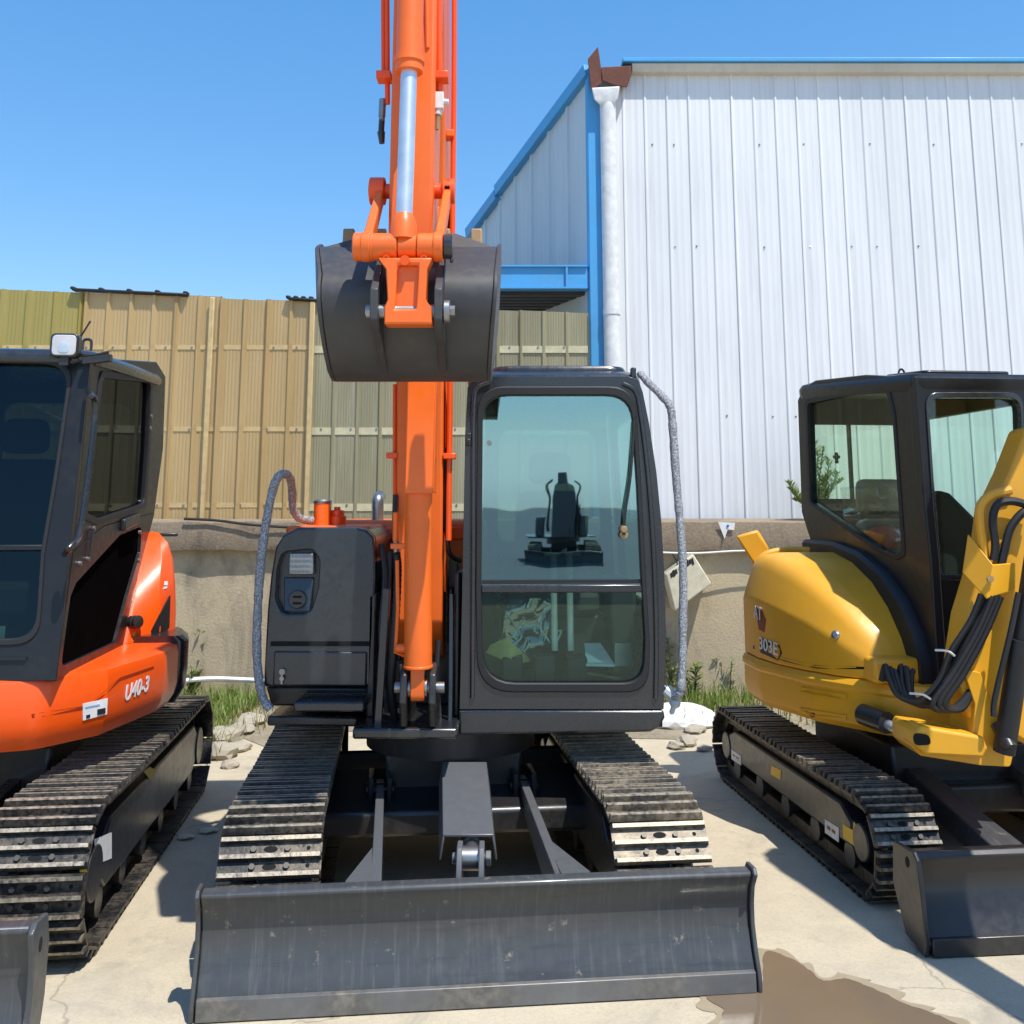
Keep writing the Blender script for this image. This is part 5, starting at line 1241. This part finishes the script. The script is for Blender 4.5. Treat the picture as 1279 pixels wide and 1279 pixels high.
MB().plate(fi, 'y', yfr + .012, yfr + .018).build('windscreen', M['glass_green'], cf)
MB().frame(scale2(fi, 1.05), scale2(fi, .985), 'y', yfr - .03, yfr).build('window_seal', M['grey'], cf, bevel=.004, ang=50)
yre = PR(XR, 998, 560)[0]
zrl, zrh = onp(MR, 1, yre, 1040, 623).z, onp(MR, 1, yre, 1040, 531).z
xrr = .42
m = MB(); ri = roundpoly([(XR + .07, zrl), (xrr - .08, zrl), (xrr - .08, zrh), (XR + .07, zrh)], .04)
m.frame([(XR + .051, 1.0), (xrr, 1.0), (xrr, 2.42), (XR + .051, 2.42)], ri, 'y', yre - .05, yre); rw = m.build('cab_rear', M['cab_black'], cab, bevel=.01)
MB().plate(ri, 'y', yre - .03, yre - .025).build('rear_window', M['glass_clear'], rw)
a = onp(MR, 1, yre, 1060, 580); MB().box(a.x - .008, a.x + .008, yre - .045, yre - .01, zrl, zrh).build('window_bar', M['cab_black'], rw)
m = MB(); a = onp(MR, 1, yre - .06, 1045, 573)
for dx, dz in ((0, 0), (.012, .012), (-.012, .012), (0, .03), (0, -.02)): m.sphere(a + V((dx, 0, dz)), .014, 8, (1, .5, 1))
m.build('window_latch', M['black'], rw)
m = MB(); r2 = roundpoly([(yfr + .15, 1.3), (yre - .2, 1.5), (yre - .2, 2.25), (yfr + .15, 2.25)], .06)
m.frame([(yfr + .051, .87), (yre - .051, .87), (yre - .051, 2.40), (yfr + .051, 2.40)], r2, 'x', xrr - .05, xrr); sw = m.build('cab_side', M['cab_black'], cab, bevel=.01)
MB().plate(r2, 'x', xrr - .03, xrr - .024).build('side_window', M['glass_green'], sw)
rt = roundpoly([(XR - .01, yfr - .03), (xrr + .01, yfr - .03), (xrr + .01, yre + .03), (XR - .01, yre + .03)], [.06, .06, .14, .14], 6); rcn = sum(rt, V((0, 0))) / len(rt)
zr_ = onp(MR, 0, XR, 1080, 470).z
m = MB(); rz_ = lambda y: 2.335 + .115 * (y - yfr) / (yre - yfr)
m.loft([[V((*(rcn + (p - rcn) * k), rz_(p.y) + z)) for p in rt] for k, z in ((.985, -.05), (1.0, -.02), (1.0, .01), (.97, .035), (.86, .048))])
roof = m.build('roof', M['cab_black'], cab, ang=40)
p = onp(MR, 1, yfr + .5, 1126, 466); MB().tube([p + V((-.014, 0, -.03)), p + V((-.016, 0, .005)), p + V((0, 0, .022)), p + V((.016, 0, .005)), p + V((.014, 0, -.03))], .006, 8, 4).build('lifting_eye', M['grey'], roof)
m = MB(); m.plate(roundpoly([(XR + .14, yfr + .16), (XR + .62, yfr + .16), (XR + .62, yfr + .6), (XR + .14, yfr + .6)], .04), 'z', .04, .062)
for i, v in enumerate(m.v): m.v[i] = V((v.x, v.y, v.z + rz_(v.y)))
m.build('roof_hatch', M['cab_black'], roof, bevel=.008)
# interior
m = MB(); m.box(XR + .05, xrr - .05, yfr + .05, yre - .06, .87, .93); m.box(XR + .05, xrr - .05, yre - .3, yre - .06, .93, zrl - .1); m.build('cab_floor', M['dark'], cab)
sx_ = .06
hs_ = onp(MR, 1, yfr + .95, 1096, 620)
m = MB(); m.plate(roundpoly([(hs_.x - .13, hs_.z - .1), (hs_.x + .16, hs_.z - .1), (hs_.x + .15, hs_.z + .1), (hs_.x - .12, hs_.z + .1)], .05), 'y', yfr + .92, yfr + 1.0); m.build('headrest', M['wrapseat'], cab, bevel=.03)
m = MB(); m.plate(roundpoly([(hs_.x - .17, 1.2), (hs_.x + .22, 1.2), (hs_.x + .2, hs_.z - .13), (hs_.x - .14, hs_.z - .13)], .08), 'y', yfr + .88, yfr + 1.0); m.build('seat_back', M['wrapseat'], cab, bevel=.03)
MB().box(hs_.x - .17, hs_.x + .22, yfr + .45, yfr + .95, 1.1, 1.24).build('seat_cushion', M['wrapseat'], cab, bevel=.03)
a = onp(MR, 1, yfr + .86, 1104, 672); m = MB(); m.sphere(a, .1, 14, (1.1, .5, .75)); m.build('reflection_lump', M['red_reflection'], cab)  # red lump standing in for an orange-red reflection low in the side window
crumple('seat_film', M['filmclear'], cab, MR @ onp(MR, 1, yfr + .84, 1090, 640), .34, .03, .3, 6, RI)
a = onp(MR, 1, yfr + .35, 1188, 640)
MB().plate(roundpoly([(a.x - .1, 1.0), (a.x + .22, 1.0), (a.x + .2, a.z - .12), (a.x - .02, a.z + .1), (a.x - .1, a.z + .12)], .04), 'y', yfr + .3, yfr + .42).build('control_console', M['dark'], cab, bevel=.02)
# swing bracket and boom
YS = 4.72
sp = lambda pts, Y=YS: [(W(x, y, Y).x, W(x, y, Y).z) for x, y in pts]
m = MB(); m.plate(roundpoly(sp([(1139, 914), (1142, 907), (1180, 912), (1215, 917), (1218, 880), (1203, 835), (1225, 840), (1244, 900), (1262, 890), (1275, 905), (1262, 958), (1225, 956), (1150, 944), (1140, 934)]), .015, 3), 'y', YS, YS + .24)
swb = m.build('swing_bracket', M['yellow'], rex, world=RI, bevel=.02, seg=3)
m = MB(); m.plate(roundpoly(sp([(1138, 912), (1146, 904), (1222, 917), (1228, 932), (1222, 944), (1150, 940), (1138, 928)]), .015, 3), 'y', YS - .05, YS + .1); m.build('bracket_flange', M['yellow'], swb, world=RI, bevel=.014, seg=3)
m = MB(); m.cyl(W(1100, 900, 5.1), W(1150, 928, 4.8), .024, n=20); sc = m.build('swing_cylinder_rod', M['chrome'], rex, world=RI)
m = MB(); m.cyl(W(1078, 892, 5.2), W(1108, 903, 5.04), .05, n=20); m.build('swing_cylinder', M['black'], rex, world=RI)
m = MB(); m.plate(roundpoly(sp([(1140, 915), (1160, 918), (1163, 930), (1142, 931)], YS - .055), .02), 'y', YS - .06, YS - .052); m.build('pin_slot', M['hole'], swb, world=RI)
m = MB(); m.plate(sp([(1212, 900), (1196, 850), (1208, 770), (1232, 690), (1238, 640), (1262, 590), (1283, 535), (1340, 520), (1340, 900), (1290, 935), (1240, 905)], YS + .03), 'y', YS + .03, YS + .22)
bm_ = m.build('boom', M['yellow'], rex, world=RI, bevel=.02, seg=3)
m = MB(); m.plate([(4.60, 2.0), (4.62, 2.3), (4.5, 2.75), (4.2, 3.1), (4.05, 3.2), (4.02, 3.35), (4.2, 3.38), (4.6, 3.1), (4.86, 2.6), (4.92, 2.0)], 'x', 2.47, 2.66); m.build('boom_upper', M['yellow'], bm_, world=RI, bevel=.02)
m = MB(); m.plate([(4.3, 3.2), (4.12, 3.42), (3.9, 3.35), (2.75, 1.55), (2.72, 1.42), (2.85, 1.42), (4.0, 2.98), (4.25, 3.05)], 'x', 2.30, 2.46); da = m.build('dipper_arm', M['yellow'], rex, world=RI, bevel=.015)
m = MB(); m.cyl((2.38, 4.0, 3.5), (2.38, 3.3, 2.7), .055); m.cyl((2.38, 3.4, 2.8), (2.38, 2.95, 1.95), .03); m.build('bucket_cylinder', M['yellow'], da, world=RI)
m = MB(); bs = [(2.95, 1.5), (2.70, 1.45), (2.5, 1.2), (2.45, .9), (2.6, .65), (2.85, .6), (3.05, .7)]; b3 = [(y + .012, z + .01) for y, z in reversed(bs)]
m.plate(bs + b3, 'x', 2.1, 2.62); bk3 = m.build('bucket', M['black'], rex, world=RI)
for x in (2.09, 2.62): MB().plate(bs + [(3.0, 1.0)], 'x', x, x + .014).build('side_plate', M['black'], bk3, world=RI)
m = MB(); m.tube([W(1230, 700, YS + .02), W(1224, 650, YS + .02), W(1226, 630, YS + .02), W(1240, 618, YS + .02), W(1262, 612, YS + .02)], .022, 10, 5); m.build('hose_guard_rail', M['yellow'], bm_, world=RI)
YP = YS - .06
m = MB(); m.hexa([W(1202, 715, YP + .1), W(1232, 748, YP), W(1232, 748, YP + .012), W(1202, 715, YP + .112), W(1209, 667, YP + .1), W(1240, 705, YP), W(1240, 705, YP + .012), W(1209, 667, YP + .112)])
m.hexa([W(1232, 748, YP), W(1268, 737, YP + .03), W(1268, 737, YP + .042), W(1232, 748, YP + .012), W(1240, 705, YP), W(1268, 703, YP + .03), W(1268, 703, YP + .042), W(1240, 705, YP + .012)])
hc_ = m.build('hose_clamp_plate', M['yellow'], bm_, world=RI, bevel=.004)
p = W(1236, 723, YP - .004); MB().cyl(p, p + V((0, -.012, 0)), .016, n=6).build('clamp_bolt', M['tooth'], hc_, world=RI)
random.seed(21)
def hose(pts, Y0, Y1, r=.016):
    n = len(pts); MB().tube([W(x + random.uniform(-1.5, 1.5), y, Y0 + (Y1 - Y0) * i / (n - 1)) for i, (x, y) in enumerate(pts)], r, 8, 6).build('hydraulic_hose', M['rubber'], rex, world=RI)
hose([(1290, 633), (1265, 626), (1246, 630), (1240, 650), (1244, 680), (1240, 700)], YS - .02, YS - .01, .019)
hose([(1290, 640), (1278, 640), (1262, 660), (1255, 690), (1250, 715)], YS - .03, YS - .01, .019)
for i in range(6):
    dx = i * 4.6
    hose([(1226 + dx * .9, 742), (1212 + dx * .8, 775), (1188 + dx * .9, 815), (1172 + dx, 850), (1148 + dx * 1.1, 875 + (i % 3) * 3), (1122 + dx * .9, 868 + i), (1110 + dx * 1.2, 842 + (i % 4) * 4), (1104 + dx * 1.5, 832 + 3 * (i % 3)), (1100 + dx * 1.5, 850)], YS - .04 + .025 * (i % 3), YS + .12 + .02 * (i % 2), .0135)
for i in range(3):
    hose([(1240 + i * 5, 745), (1220 + i * 6, 790), (1190 + i * 8, 840), (1165 + i * 8, 880), (1190 + i * 5, 885), (1215, 860)], YS - .05, YS + .02, .015)
for py, x0p, x1p in ((815, 1168, 1192), (869, 1136, 1162)):
    a, b_ = W(x0p, py - 3, YS - .07), W(x1p, py + 4, YS - .07); MB().tube([a, a.lerp(b_, .5) + V((0, -.03, .012)), b_], .005, 6, 5).build('cable_tie', M['white'], rex, world=RI)
m = MB(); m.cyl(W(1254, 940, YS - .05), W(1275, 800, YS - .1), .045, n=24); m.cyl(W(1262, 890, YS - .06), W(1300, 640, YS - .12), .04, n=24); m.build('boom_cylinder', M['rubber'], rex, world=RI)
m = MB(); m.tube([W(1241, 895, YS - .1), W(1243, 870, YS - .1), W(1262, 790, YS - .12), W(1272, 740, YS - .12)], .013, 8, 4); m.build('cylinder_pipe', M['rubber'], rex, world=RI)
MB().cyl(W(1246, 905, YS - .02), W(1262, 935, YS - .1), .03).build('cylinder_pin', M['black'], rex, world=RI)

# ================================================================== SMALL THINGS
# white box hanging crooked on the wall
q = [W(x, y, 9.42) for x, y in ((832, 718), (866, 692), (889, 729), (843, 764))]
root, Mx = thing('junction_box', 'white plastic box hanging crooked below the wall ledge beside the middle cab', 'box', (q[0] + q[2]) / 2)
n_ = V((0, .27, 0)); m = MB(); m.hexa([q[3], q[2], q[2] + n_, q[3] + n_, q[0], q[1], q[1] + n_, q[0] + n_]); Xi = Mx.inverted()
bx = m.build('box_case', M['cream'], root, world=Xi, bevel=.012)
for k, (u, v) in enumerate(((.16, .1), (.24, .1), (.32, .1), (.72, .1), (.80, .12), (.87, .16), (.2, .9))):
    c = q[0].lerp(q[1], u).lerp(q[3].lerp(q[2], u), v); m = MB(); ex = (q[1] - q[0]).normalized(); ey = (q[0] - q[3]).normalized()
    m.obox(c + V((0, -.001, 0)), ex * .012, V((0, .002, 0)), ey * (.02 + .008 * (k % 2))); m.build('vent_slot', M['black_mark'], bx, world=Xi)
MB().tube([W(848, 712, 9.42), W(845, 700, 9.55), W(838, 688, 9.57)], .008, 6).build('hanging_wire', M['rubber'], root, world=Xi)
# white torn tag on the ledge
q = [W(x, y, 9.56) for x, y in ((897, 652), (918, 653), (917, 662), (909, 661), (905, 673))]
m = MB(); m.loft([q, [p + V((0, .006, 0)) for p in q]]); 
t_, Mx = thing('paper_tag', 'torn white tag stuck on the ledge above the yellow hood', 'tag', q[2])
tg = m.build('tag_sheet', M['white'], t_, world=Mx.inverted())
a = W(909, 657, 9.555); MB().cyl(a, a + V((0, -.003, 0)), .012, n=12).build('tag_mark', plain('blue_dot', (.05, .1, .45)), t_, world=Mx.inverted())
# grey board on the wall
q = [W(x, y, 9.55) for x, y in ((904, 700), (932, 701), (922, 782), (896, 780))]
# conduit under the ledge
m = MB(); m.tube([W(824, 690, 9.5), W(870, 691, 9.52), W(930, 688, 9.55), W(1010, 690, 9.57)], .009, 8, 4)
tag(m.build('conduit_pipe', M['white'], None), 'thin white conduit pipe running below the wall ledge', 'pipe')
m = MB(); m.tube([W(885, 722, 9.7), W(905, 730, 9.74), W(930, 728, 9.76), W(960, 722, 9.76)], .012, 8, 4)
tag(m.build('wall_cable', M['rubber'], None), 'dark cable sagging on the wall beside the crooked white box', 'cable')
m = MB(); m.tube([W(230, 648, 9.57), W(270, 650, 9.56), W(310, 655, 9.55), W(350, 658, 9.55), W(400, 660, 9.56)], .012, 8, 4)
tag(m.build('ledge_cable', M['rubber'], None), 'dark cable lying along the ledge below the tan fence', 'cable')
m = MB(); m.tube([W(170, 862, 9.3), W(225, 851, 9.5), W(262, 848, 9.6), W(300, 849, 9.6), W(330, 851, 9.55), W(400, 860, 9.5)], .022, 8, 5)
tag(m.build('garden_hose', M['white'], None), 'white hose lying along the wall foot behind the weeds', 'hose')
m = MB(); m.tube([W(265, 848, 9.72), W(300, 841, 9.74), W(330, 838, 9.76)], .01, 6, 3)
tag(m.build('ground_wire', M['rubber'], None), 'black wire running up the wall foot above the white hose', 'wire')
# rubble and plastic bag
random.seed(15)
def rock(c, r, name, mat, label, cat, group=None, fl=.5):
    bm = bmesh.new(); bmesh.ops.create_icosphere(bm, subdivisions=2, radius=1)
    for v in bm.verts:
        k = 1 + random.uniform(-.22, .22); v.co = V((v.co.x * r * k, v.co.y * r * k * .8, v.co.z * r * fl * k))
    me = bpy.data.meshes.new(name); bm.to_mesh(me); bm.free(); me.materials.append(mat)
    o = bpy.data.objects.new(name, me); COL.objects.link(o); o.location = (c.x, c.y, r * fl * .6); o.rotation_euler = (0, 0, random.uniform(0, 6)); tag(o, label, cat, group); return o
M['stone'] = mk_wall('pale_rubble', (.40, .36, .28), (.3, .265, .2), (.45, .4, .32), (.16, .14, .11))
for i, (px, py, r) in enumerate(((283, 925, .16), (300, 916, .12), (278, 945, .14), (296, 938, .10), (312, 905, .13), (287, 958, .07), (270, 938, .09))):
    rock(G(px, py), r, 'rubble_stone', M['stone'], 'pale rubble stone in the small heap between the left and middle excavators', 'stone', 'rubble between the excavators', .42)
for i, (px, py, r) in enumerate(((838, 902, .12), (868, 915, .09), (858, 930, .1), (880, 938, .06), (845, 935, .07))):
    rock(G(px, py), r, 'rubble_stone', M['stone'], 'pale rubble stone behind the right track of the middle excavator', 'stone', 'rubble behind the middle excavator', .42)
c = G(846, 905); 
bm = bmesh.new(); bmesh.ops.create_icosphere(bm, subdivisions=3, radius=1)
for v in bm.verts: k = 1 + random.uniform(-.12, .12); v.co = V((v.co.x * .33 * k, v.co.y * .22 * k, max(-.02, v.co.z * .13 * k)))
me = bpy.data.meshes.new('plastic_bag'); bm.to_mesh(me); bm.free(); me.materials.append(M['white'])
o = bpy.data.objects.new('plastic_bag', me); COL.objects.link(o); o.location = (c.x, c.y, .025); tag(o, 'crumpled white plastic bag on the ground behind the middle excavator', 'bag')
for i, (px, py, r, lb) in enumerate(((241, 1048, .035, 'yellowish leaf scrap lying nearer the middle excavator track'), (231, 1048, .03, 'pale paper scrap lying left of the yellowish leaf scrap'))):
    c = G(px + 18 * (i == 0), py - 8 * (i == 0)); vs = []
    m = MB(); n = 9; m.loft([[V((c.x + cos(2*pi*k/n) * r * 1.6 * (1 + .3 * sin(k * 2.3)), c.y + sin(2*pi*k/n) * r * (1 + .3 * cos(k * 1.7)), h + .006 * (k % 3))) for k in range(n)] for h in (.004, .010)])
    tag(m.build('litter_scrap', M['cream'], None), lb, 'litter')
random.seed(33)
for i in range(26):
    pass
# small wet drips beside the right excavator
# --- plants
def blade_mesh(mb, base, d, L, w, bend, seg=4):
    side = V((-d.y, d.x, 0)).normalized(); vs = []
    for i in range(seg + 1):
        t = i / seg; p = base + V((d.x * bend * t * t, d.y * bend * t * t, L * t * (1 - .35 * t * bend / max(L, .01))))
        ww = w * (1 - t) ** .7; vs += [p - side * ww / 2, p + side * ww / 2]
    fs = [(2*i, 2*i+1, 2*i+3, 2*i+2) for i in range(seg)]; mb.add(vs, fs)
def grass(areas, mat, n, hmin, hmax, name, label):
    m = MB()
    for _ in range(n):
        (x0, x1, y0, y1, dens_) = random.choices(areas, [a[4] for a in areas])[0]
        x, y = random.uniform(x0, x1), random.uniform(y0, y1); a = random.uniform(0, 2 * pi); h = random.uniform(hmin, hmax)
        blade_mesh(m, V((x, y, .003)), V((cos(a), sin(a), 0)), h, random.uniform(.008, .016), random.uniform(.03, h * .7))
    return tag(m.build(name, mat, None, ang=80), label, 'grass', kind='stuff')
random.seed(40)
gl = G(300, 880)
grass([(-2.72, -2.2, 8.9, 9.6, 4), (-3.4, -2.0, 9.3, 9.65, 2), (-2.5, -2.25, 8.4, 8.9, 1.5), (-2.4, -2.1, 7.8, 8.3, .7)], M['leaf'], 850, .05, .23, 'grass', 'bright green grass tufts between the left and middle excavators')
grass([(-3.6, -1.9, 8.2, 9.7, 3), (1.1, 2.6, 8.4, 9.7, 3), (-2.6, -2.0, 7.0, 8.3, 1.5)], M['leaf_dry'], 1300, .06, .2, 'dry_grass', 'dry yellowish grass along the wall foot')
grass([(1.35, 1.95, 8.9, 9.6, 3), (2.0, 2.5, 9.2, 9.7, 1.5)], M['leaf'], 520, .08, .24, 'grass', 'green grass tufts right of the middle cab at the wall foot')
def weed(base, h, nb, label, group, lw=.03, ll=.12, seedv=0):
    random.seed(seedv); root, Mx = thing('weed', label, 'weed', base, 0, group)
    st = MB(); lf = MB()
    for k in range(nb):
        a = random.uniform(0, 2 * pi); tilt = random.uniform(0, .3); top = V((cos(a) * tilt * h, sin(a) * tilt * h, h * random.uniform(.7, 1)))
        P = catmull([V((0, 0, 0)), top * .5 + V((0, 0, .03)), top], 5); st.tube(P, [.006, .004, .002], 5)
        for j, p in enumerate(P[2:]):
            for q in range(3):
                b = random.uniform(0, 2 * pi); d = V((cos(b), sin(b), random.uniform(.1, .7))).normalized(); L = ll * random.uniform(.6, 1.2) * (1.1 - .5 * j / len(P)); s = V((-d.y, d.x, 0)).normalized() * lw * random.uniform(.5, 1)
                lf.add([p, p + d * L * .45 + s * .5, p + d * L, p + d * L * .45 - s * .5], [(0, 1, 2, 3)])
    st.build('stem', M['stem'], root); lf.build('foliage', M['leaf'], root, ang=80)
weed(G(248, 868), .62, 3, 'tall leafy green weed standing against the wall behind the left track', 'weeds at the wall foot', .045, .16, 51)
weed(G(237, 875), .3, 4, 'low bushy weed left of the tall leafy weed', 'weeds at the wall foot', .03, .1, 52)
weed(G(842, 872), .58, 5, 'bushy green weed half hidden behind the right hand rail', 'weeds at the wall foot', .035, .13, 53)
weed(G(868, 880), .35, 4, 'low green weed just right of the right hand rail', 'weeds at the wall foot', .035, .12, 54)
weed(G(912, 872), .40, 4, 'thin weed against the wall beside the yellow body', 'weeds at the wall foot', .02, .09, 55)
# fern-like sapling on the ledge behind the right cab
base = W(1020, 640, 9.75); base.z = 1.6
root, Mx = thing('sapling', 'feathery green sapling growing from the ledge behind the black cab', 'plant', base)
random.seed(60); st = MB(); lf = MB()
for tx, ty in ((1018, 552), (1022, 565), (1045, 592), (1030, 596), (1014, 600), (1024, 610), (1038, 612), (1006, 610), (988, 612), (1035, 575), (1052, 600), (1008, 590), (985, 603), (992, 625), (1028, 560), (1040, 590), (1012, 575)):
    top = W(tx, ty, 9.75 + random.uniform(-.08, .08)) - base
    P = catmull([V((random.uniform(-.04, .04), 0, 0)), top * .5 + V((random.uniform(-.05, .05), 0, .05)), top], 9); st.tube(P, [.007, .004, .002], 5)
    for j, p in enumerate(P[3:]):
        for q in range(6):
            b = random.uniform(0, 2 * pi); d = V((cos(b), sin(b) * .7, random.uniform(.3, .9))).normalized(); L = random.uniform(.05, .11) * (1.15 - .6 * j / len(P)); s = V((-d.y, d.x, 0)).normalized() * .009
            lf.add([p, p + d * L * .5 + s, p + d * L, p + d * L * .5 - s], [(0, 1, 2, 3)])
st.build('stem', M['stem'], root); lf.build('foliage', M['leaf'], root, ang=80)

# ================================================================== EXCAVATOR ACROSS THE YARD (mirrored in the windscreen)
def copy_tree(o, parent=None):
    c = o.copy(); COL.objects.link(c); c.parent = parent
    for ch in list(o.children): copy_tree(ch, c)
    return c
opp = exc.copy(); COL.objects.link(opp)
for ch in list(exc.children):
    if ch.name.split('.')[0] in ('crawler_track', 'track_frame', 'carbody', 'slew_ring', 'dozer_blade', 'blade_arm', 'deck', 'bulkhead', 'swing_post', 'guard_post', 'hydraulic_hose'): copy_tree(ch, opp)
m = MB(); m.plate([(-.32, .72), (.30, .72), (.24, 1.5), (.22, 2.0), (.12, 2.05), (.12, 2.32), (-.14, 2.32), (-.14, 2.05), (-.25, 2.0), (-.27, 1.5)], 'y', -.55, .2); m.build('boom', M['guard_grey'], opp, bevel=.02)
for sx in (-1, 1):
    m = MB(); m.tube([V((sx * .34, -.6, .9)), V((sx * .36, -.7, 1.3)), V((sx * .30, -.6, 1.7)), V((sx * .42, -.6, 2.0)), V((sx * .30, -.5, 2.12))], .03, 8, 6); m.build('hydraulic_hose', M['rubber'], opp)
    m = MB(); m.box(sx * .55 - .12, sx * .55 + .12, -.3, .9, .75, 1.25); m.build('side_cover', M['guard_grey'], opp, bevel=.04)
opp.location = (1.35, -17.5, 0); opp.rotation_euler = (0, 0, pi + .05)
opp['label'] = 'excavator across the yard, seen only as a dark reflection in the middle windscreen'; opp['group'] = 'excavators across the yard'
SAT, VAL = 1.77, 2.3
# ================================================================== LIGHT, CAMERA
SUN_AZ = V((.62, -.785, 0)).normalized(); EL = R(63.5)
sd3 = V((SUN_AZ.x * cos(EL), SUN_AZ.y * cos(EL), sin(EL)))
sl = bpy.data.lights.new('sun', 'SUN'); sl.energy = 4.2; sl.angle = R(.53); sl.color = (1, .955, .88)
so = bpy.data.objects.new('sun', sl); COL.objects.link(so); so.rotation_euler = (-sd3).to_track_quat('-Z', 'Y').to_euler(); so.location = (4, -4, 12)
w = bpy.data.worlds.new('World'); S.world = w; w.use_nodes = True; nt = w.node_tree
bg = nt.nodes['Background']; sky = nt.nodes.new('ShaderNodeTexSky'); sky.sky_type = 'NISHITA'; sky.sun_disc = False
sky.sun_elevation = EL; sky.sun_rotation = atan2(SUN_AZ.x, SUN_AZ.y); sky.air_density = 1.0; sky.dust_density = .3; sky.ozone_density = 1.6; sky.altitude = 0
gm = nt.nodes.new('ShaderNodeGamma'); gm.inputs['Gamma'].default_value = .6; nt.links.new(sky.outputs[0], gm.inputs['Color'])
hs2 = nt.nodes.new('ShaderNodeHueSaturation'); hs2.inputs['Saturation'].default_value = SAT; hs2.inputs['Value'].default_value = VAL
nt.links.new(gm.outputs[0], hs2.inputs['Color']); mlt = nt.nodes.new('ShaderNodeMix'); mlt.data_type = 'RGBA'; mlt.blend_type = 'MULTIPLY'; mlt.inputs['Factor'].default_value = 1; mlt.inputs['B'].default_value = (.95, .945, 1.0, 1)
sp_ = nt.nodes.new('ShaderNodeSeparateColor'); cb_ = nt.nodes.new('ShaderNodeCombineColor'); nt.links.new(hs2.outputs[0], sp_.inputs[0])
mx_ = nt.nodes.new('ShaderNodeMath'); mx_.operation = 'MAXIMUM'; nt.links.new(sp_.outputs[1], mx_.inputs[0]); nt.links.new(sp_.outputs[2], mx_.inputs[1])
ml_ = nt.nodes.new('ShaderNodeMath'); ml_.operation = 'MULTIPLY'; ml_.inputs[1].default_value = .88; nt.links.new(sp_.outputs[1], ml_.inputs[0])
mn_ = nt.nodes.new('ShaderNodeMath'); mn_.operation = 'MINIMUM'; nt.links.new(sp_.outputs[0], mn_.inputs[0]); nt.links.new(ml_.outputs[0], mn_.inputs[1])
nt.links.new(mn_.outputs[0], cb_.inputs[0]); nt.links.new(sp_.outputs[1], cb_.inputs[1]); nt.links.new(mx_.outputs[0], cb_.inputs[2])
nt.links.new(cb_.outputs[0], mlt.inputs['A']); nt.links.new(mlt.outputs['Result'], bg.inputs['Color']); bg.inputs['Strength'].default_value = .13
cd = bpy.data.cameras.new('camera'); cam = bpy.data.objects.new('camera', cd); COL.objects.link(cam)
cd.sensor_width = 36; cd.lens = 36 * F / 1279; cd.shift_y = -(639.5 - PY) / 1279; cd.clip_end = 1000; cd.clip_start = .05
cam.location = CAM; cam.rotation_euler = (pi / 2 + TH, 0, 0); S.camera = cam
S.view_settings.view_transform = 'Standard'; S.view_settings.look = 'None'; S.view_settings.exposure = .40
S.cycles.max_bounces = 8; S.cycles.transparent_max_bounces = 12
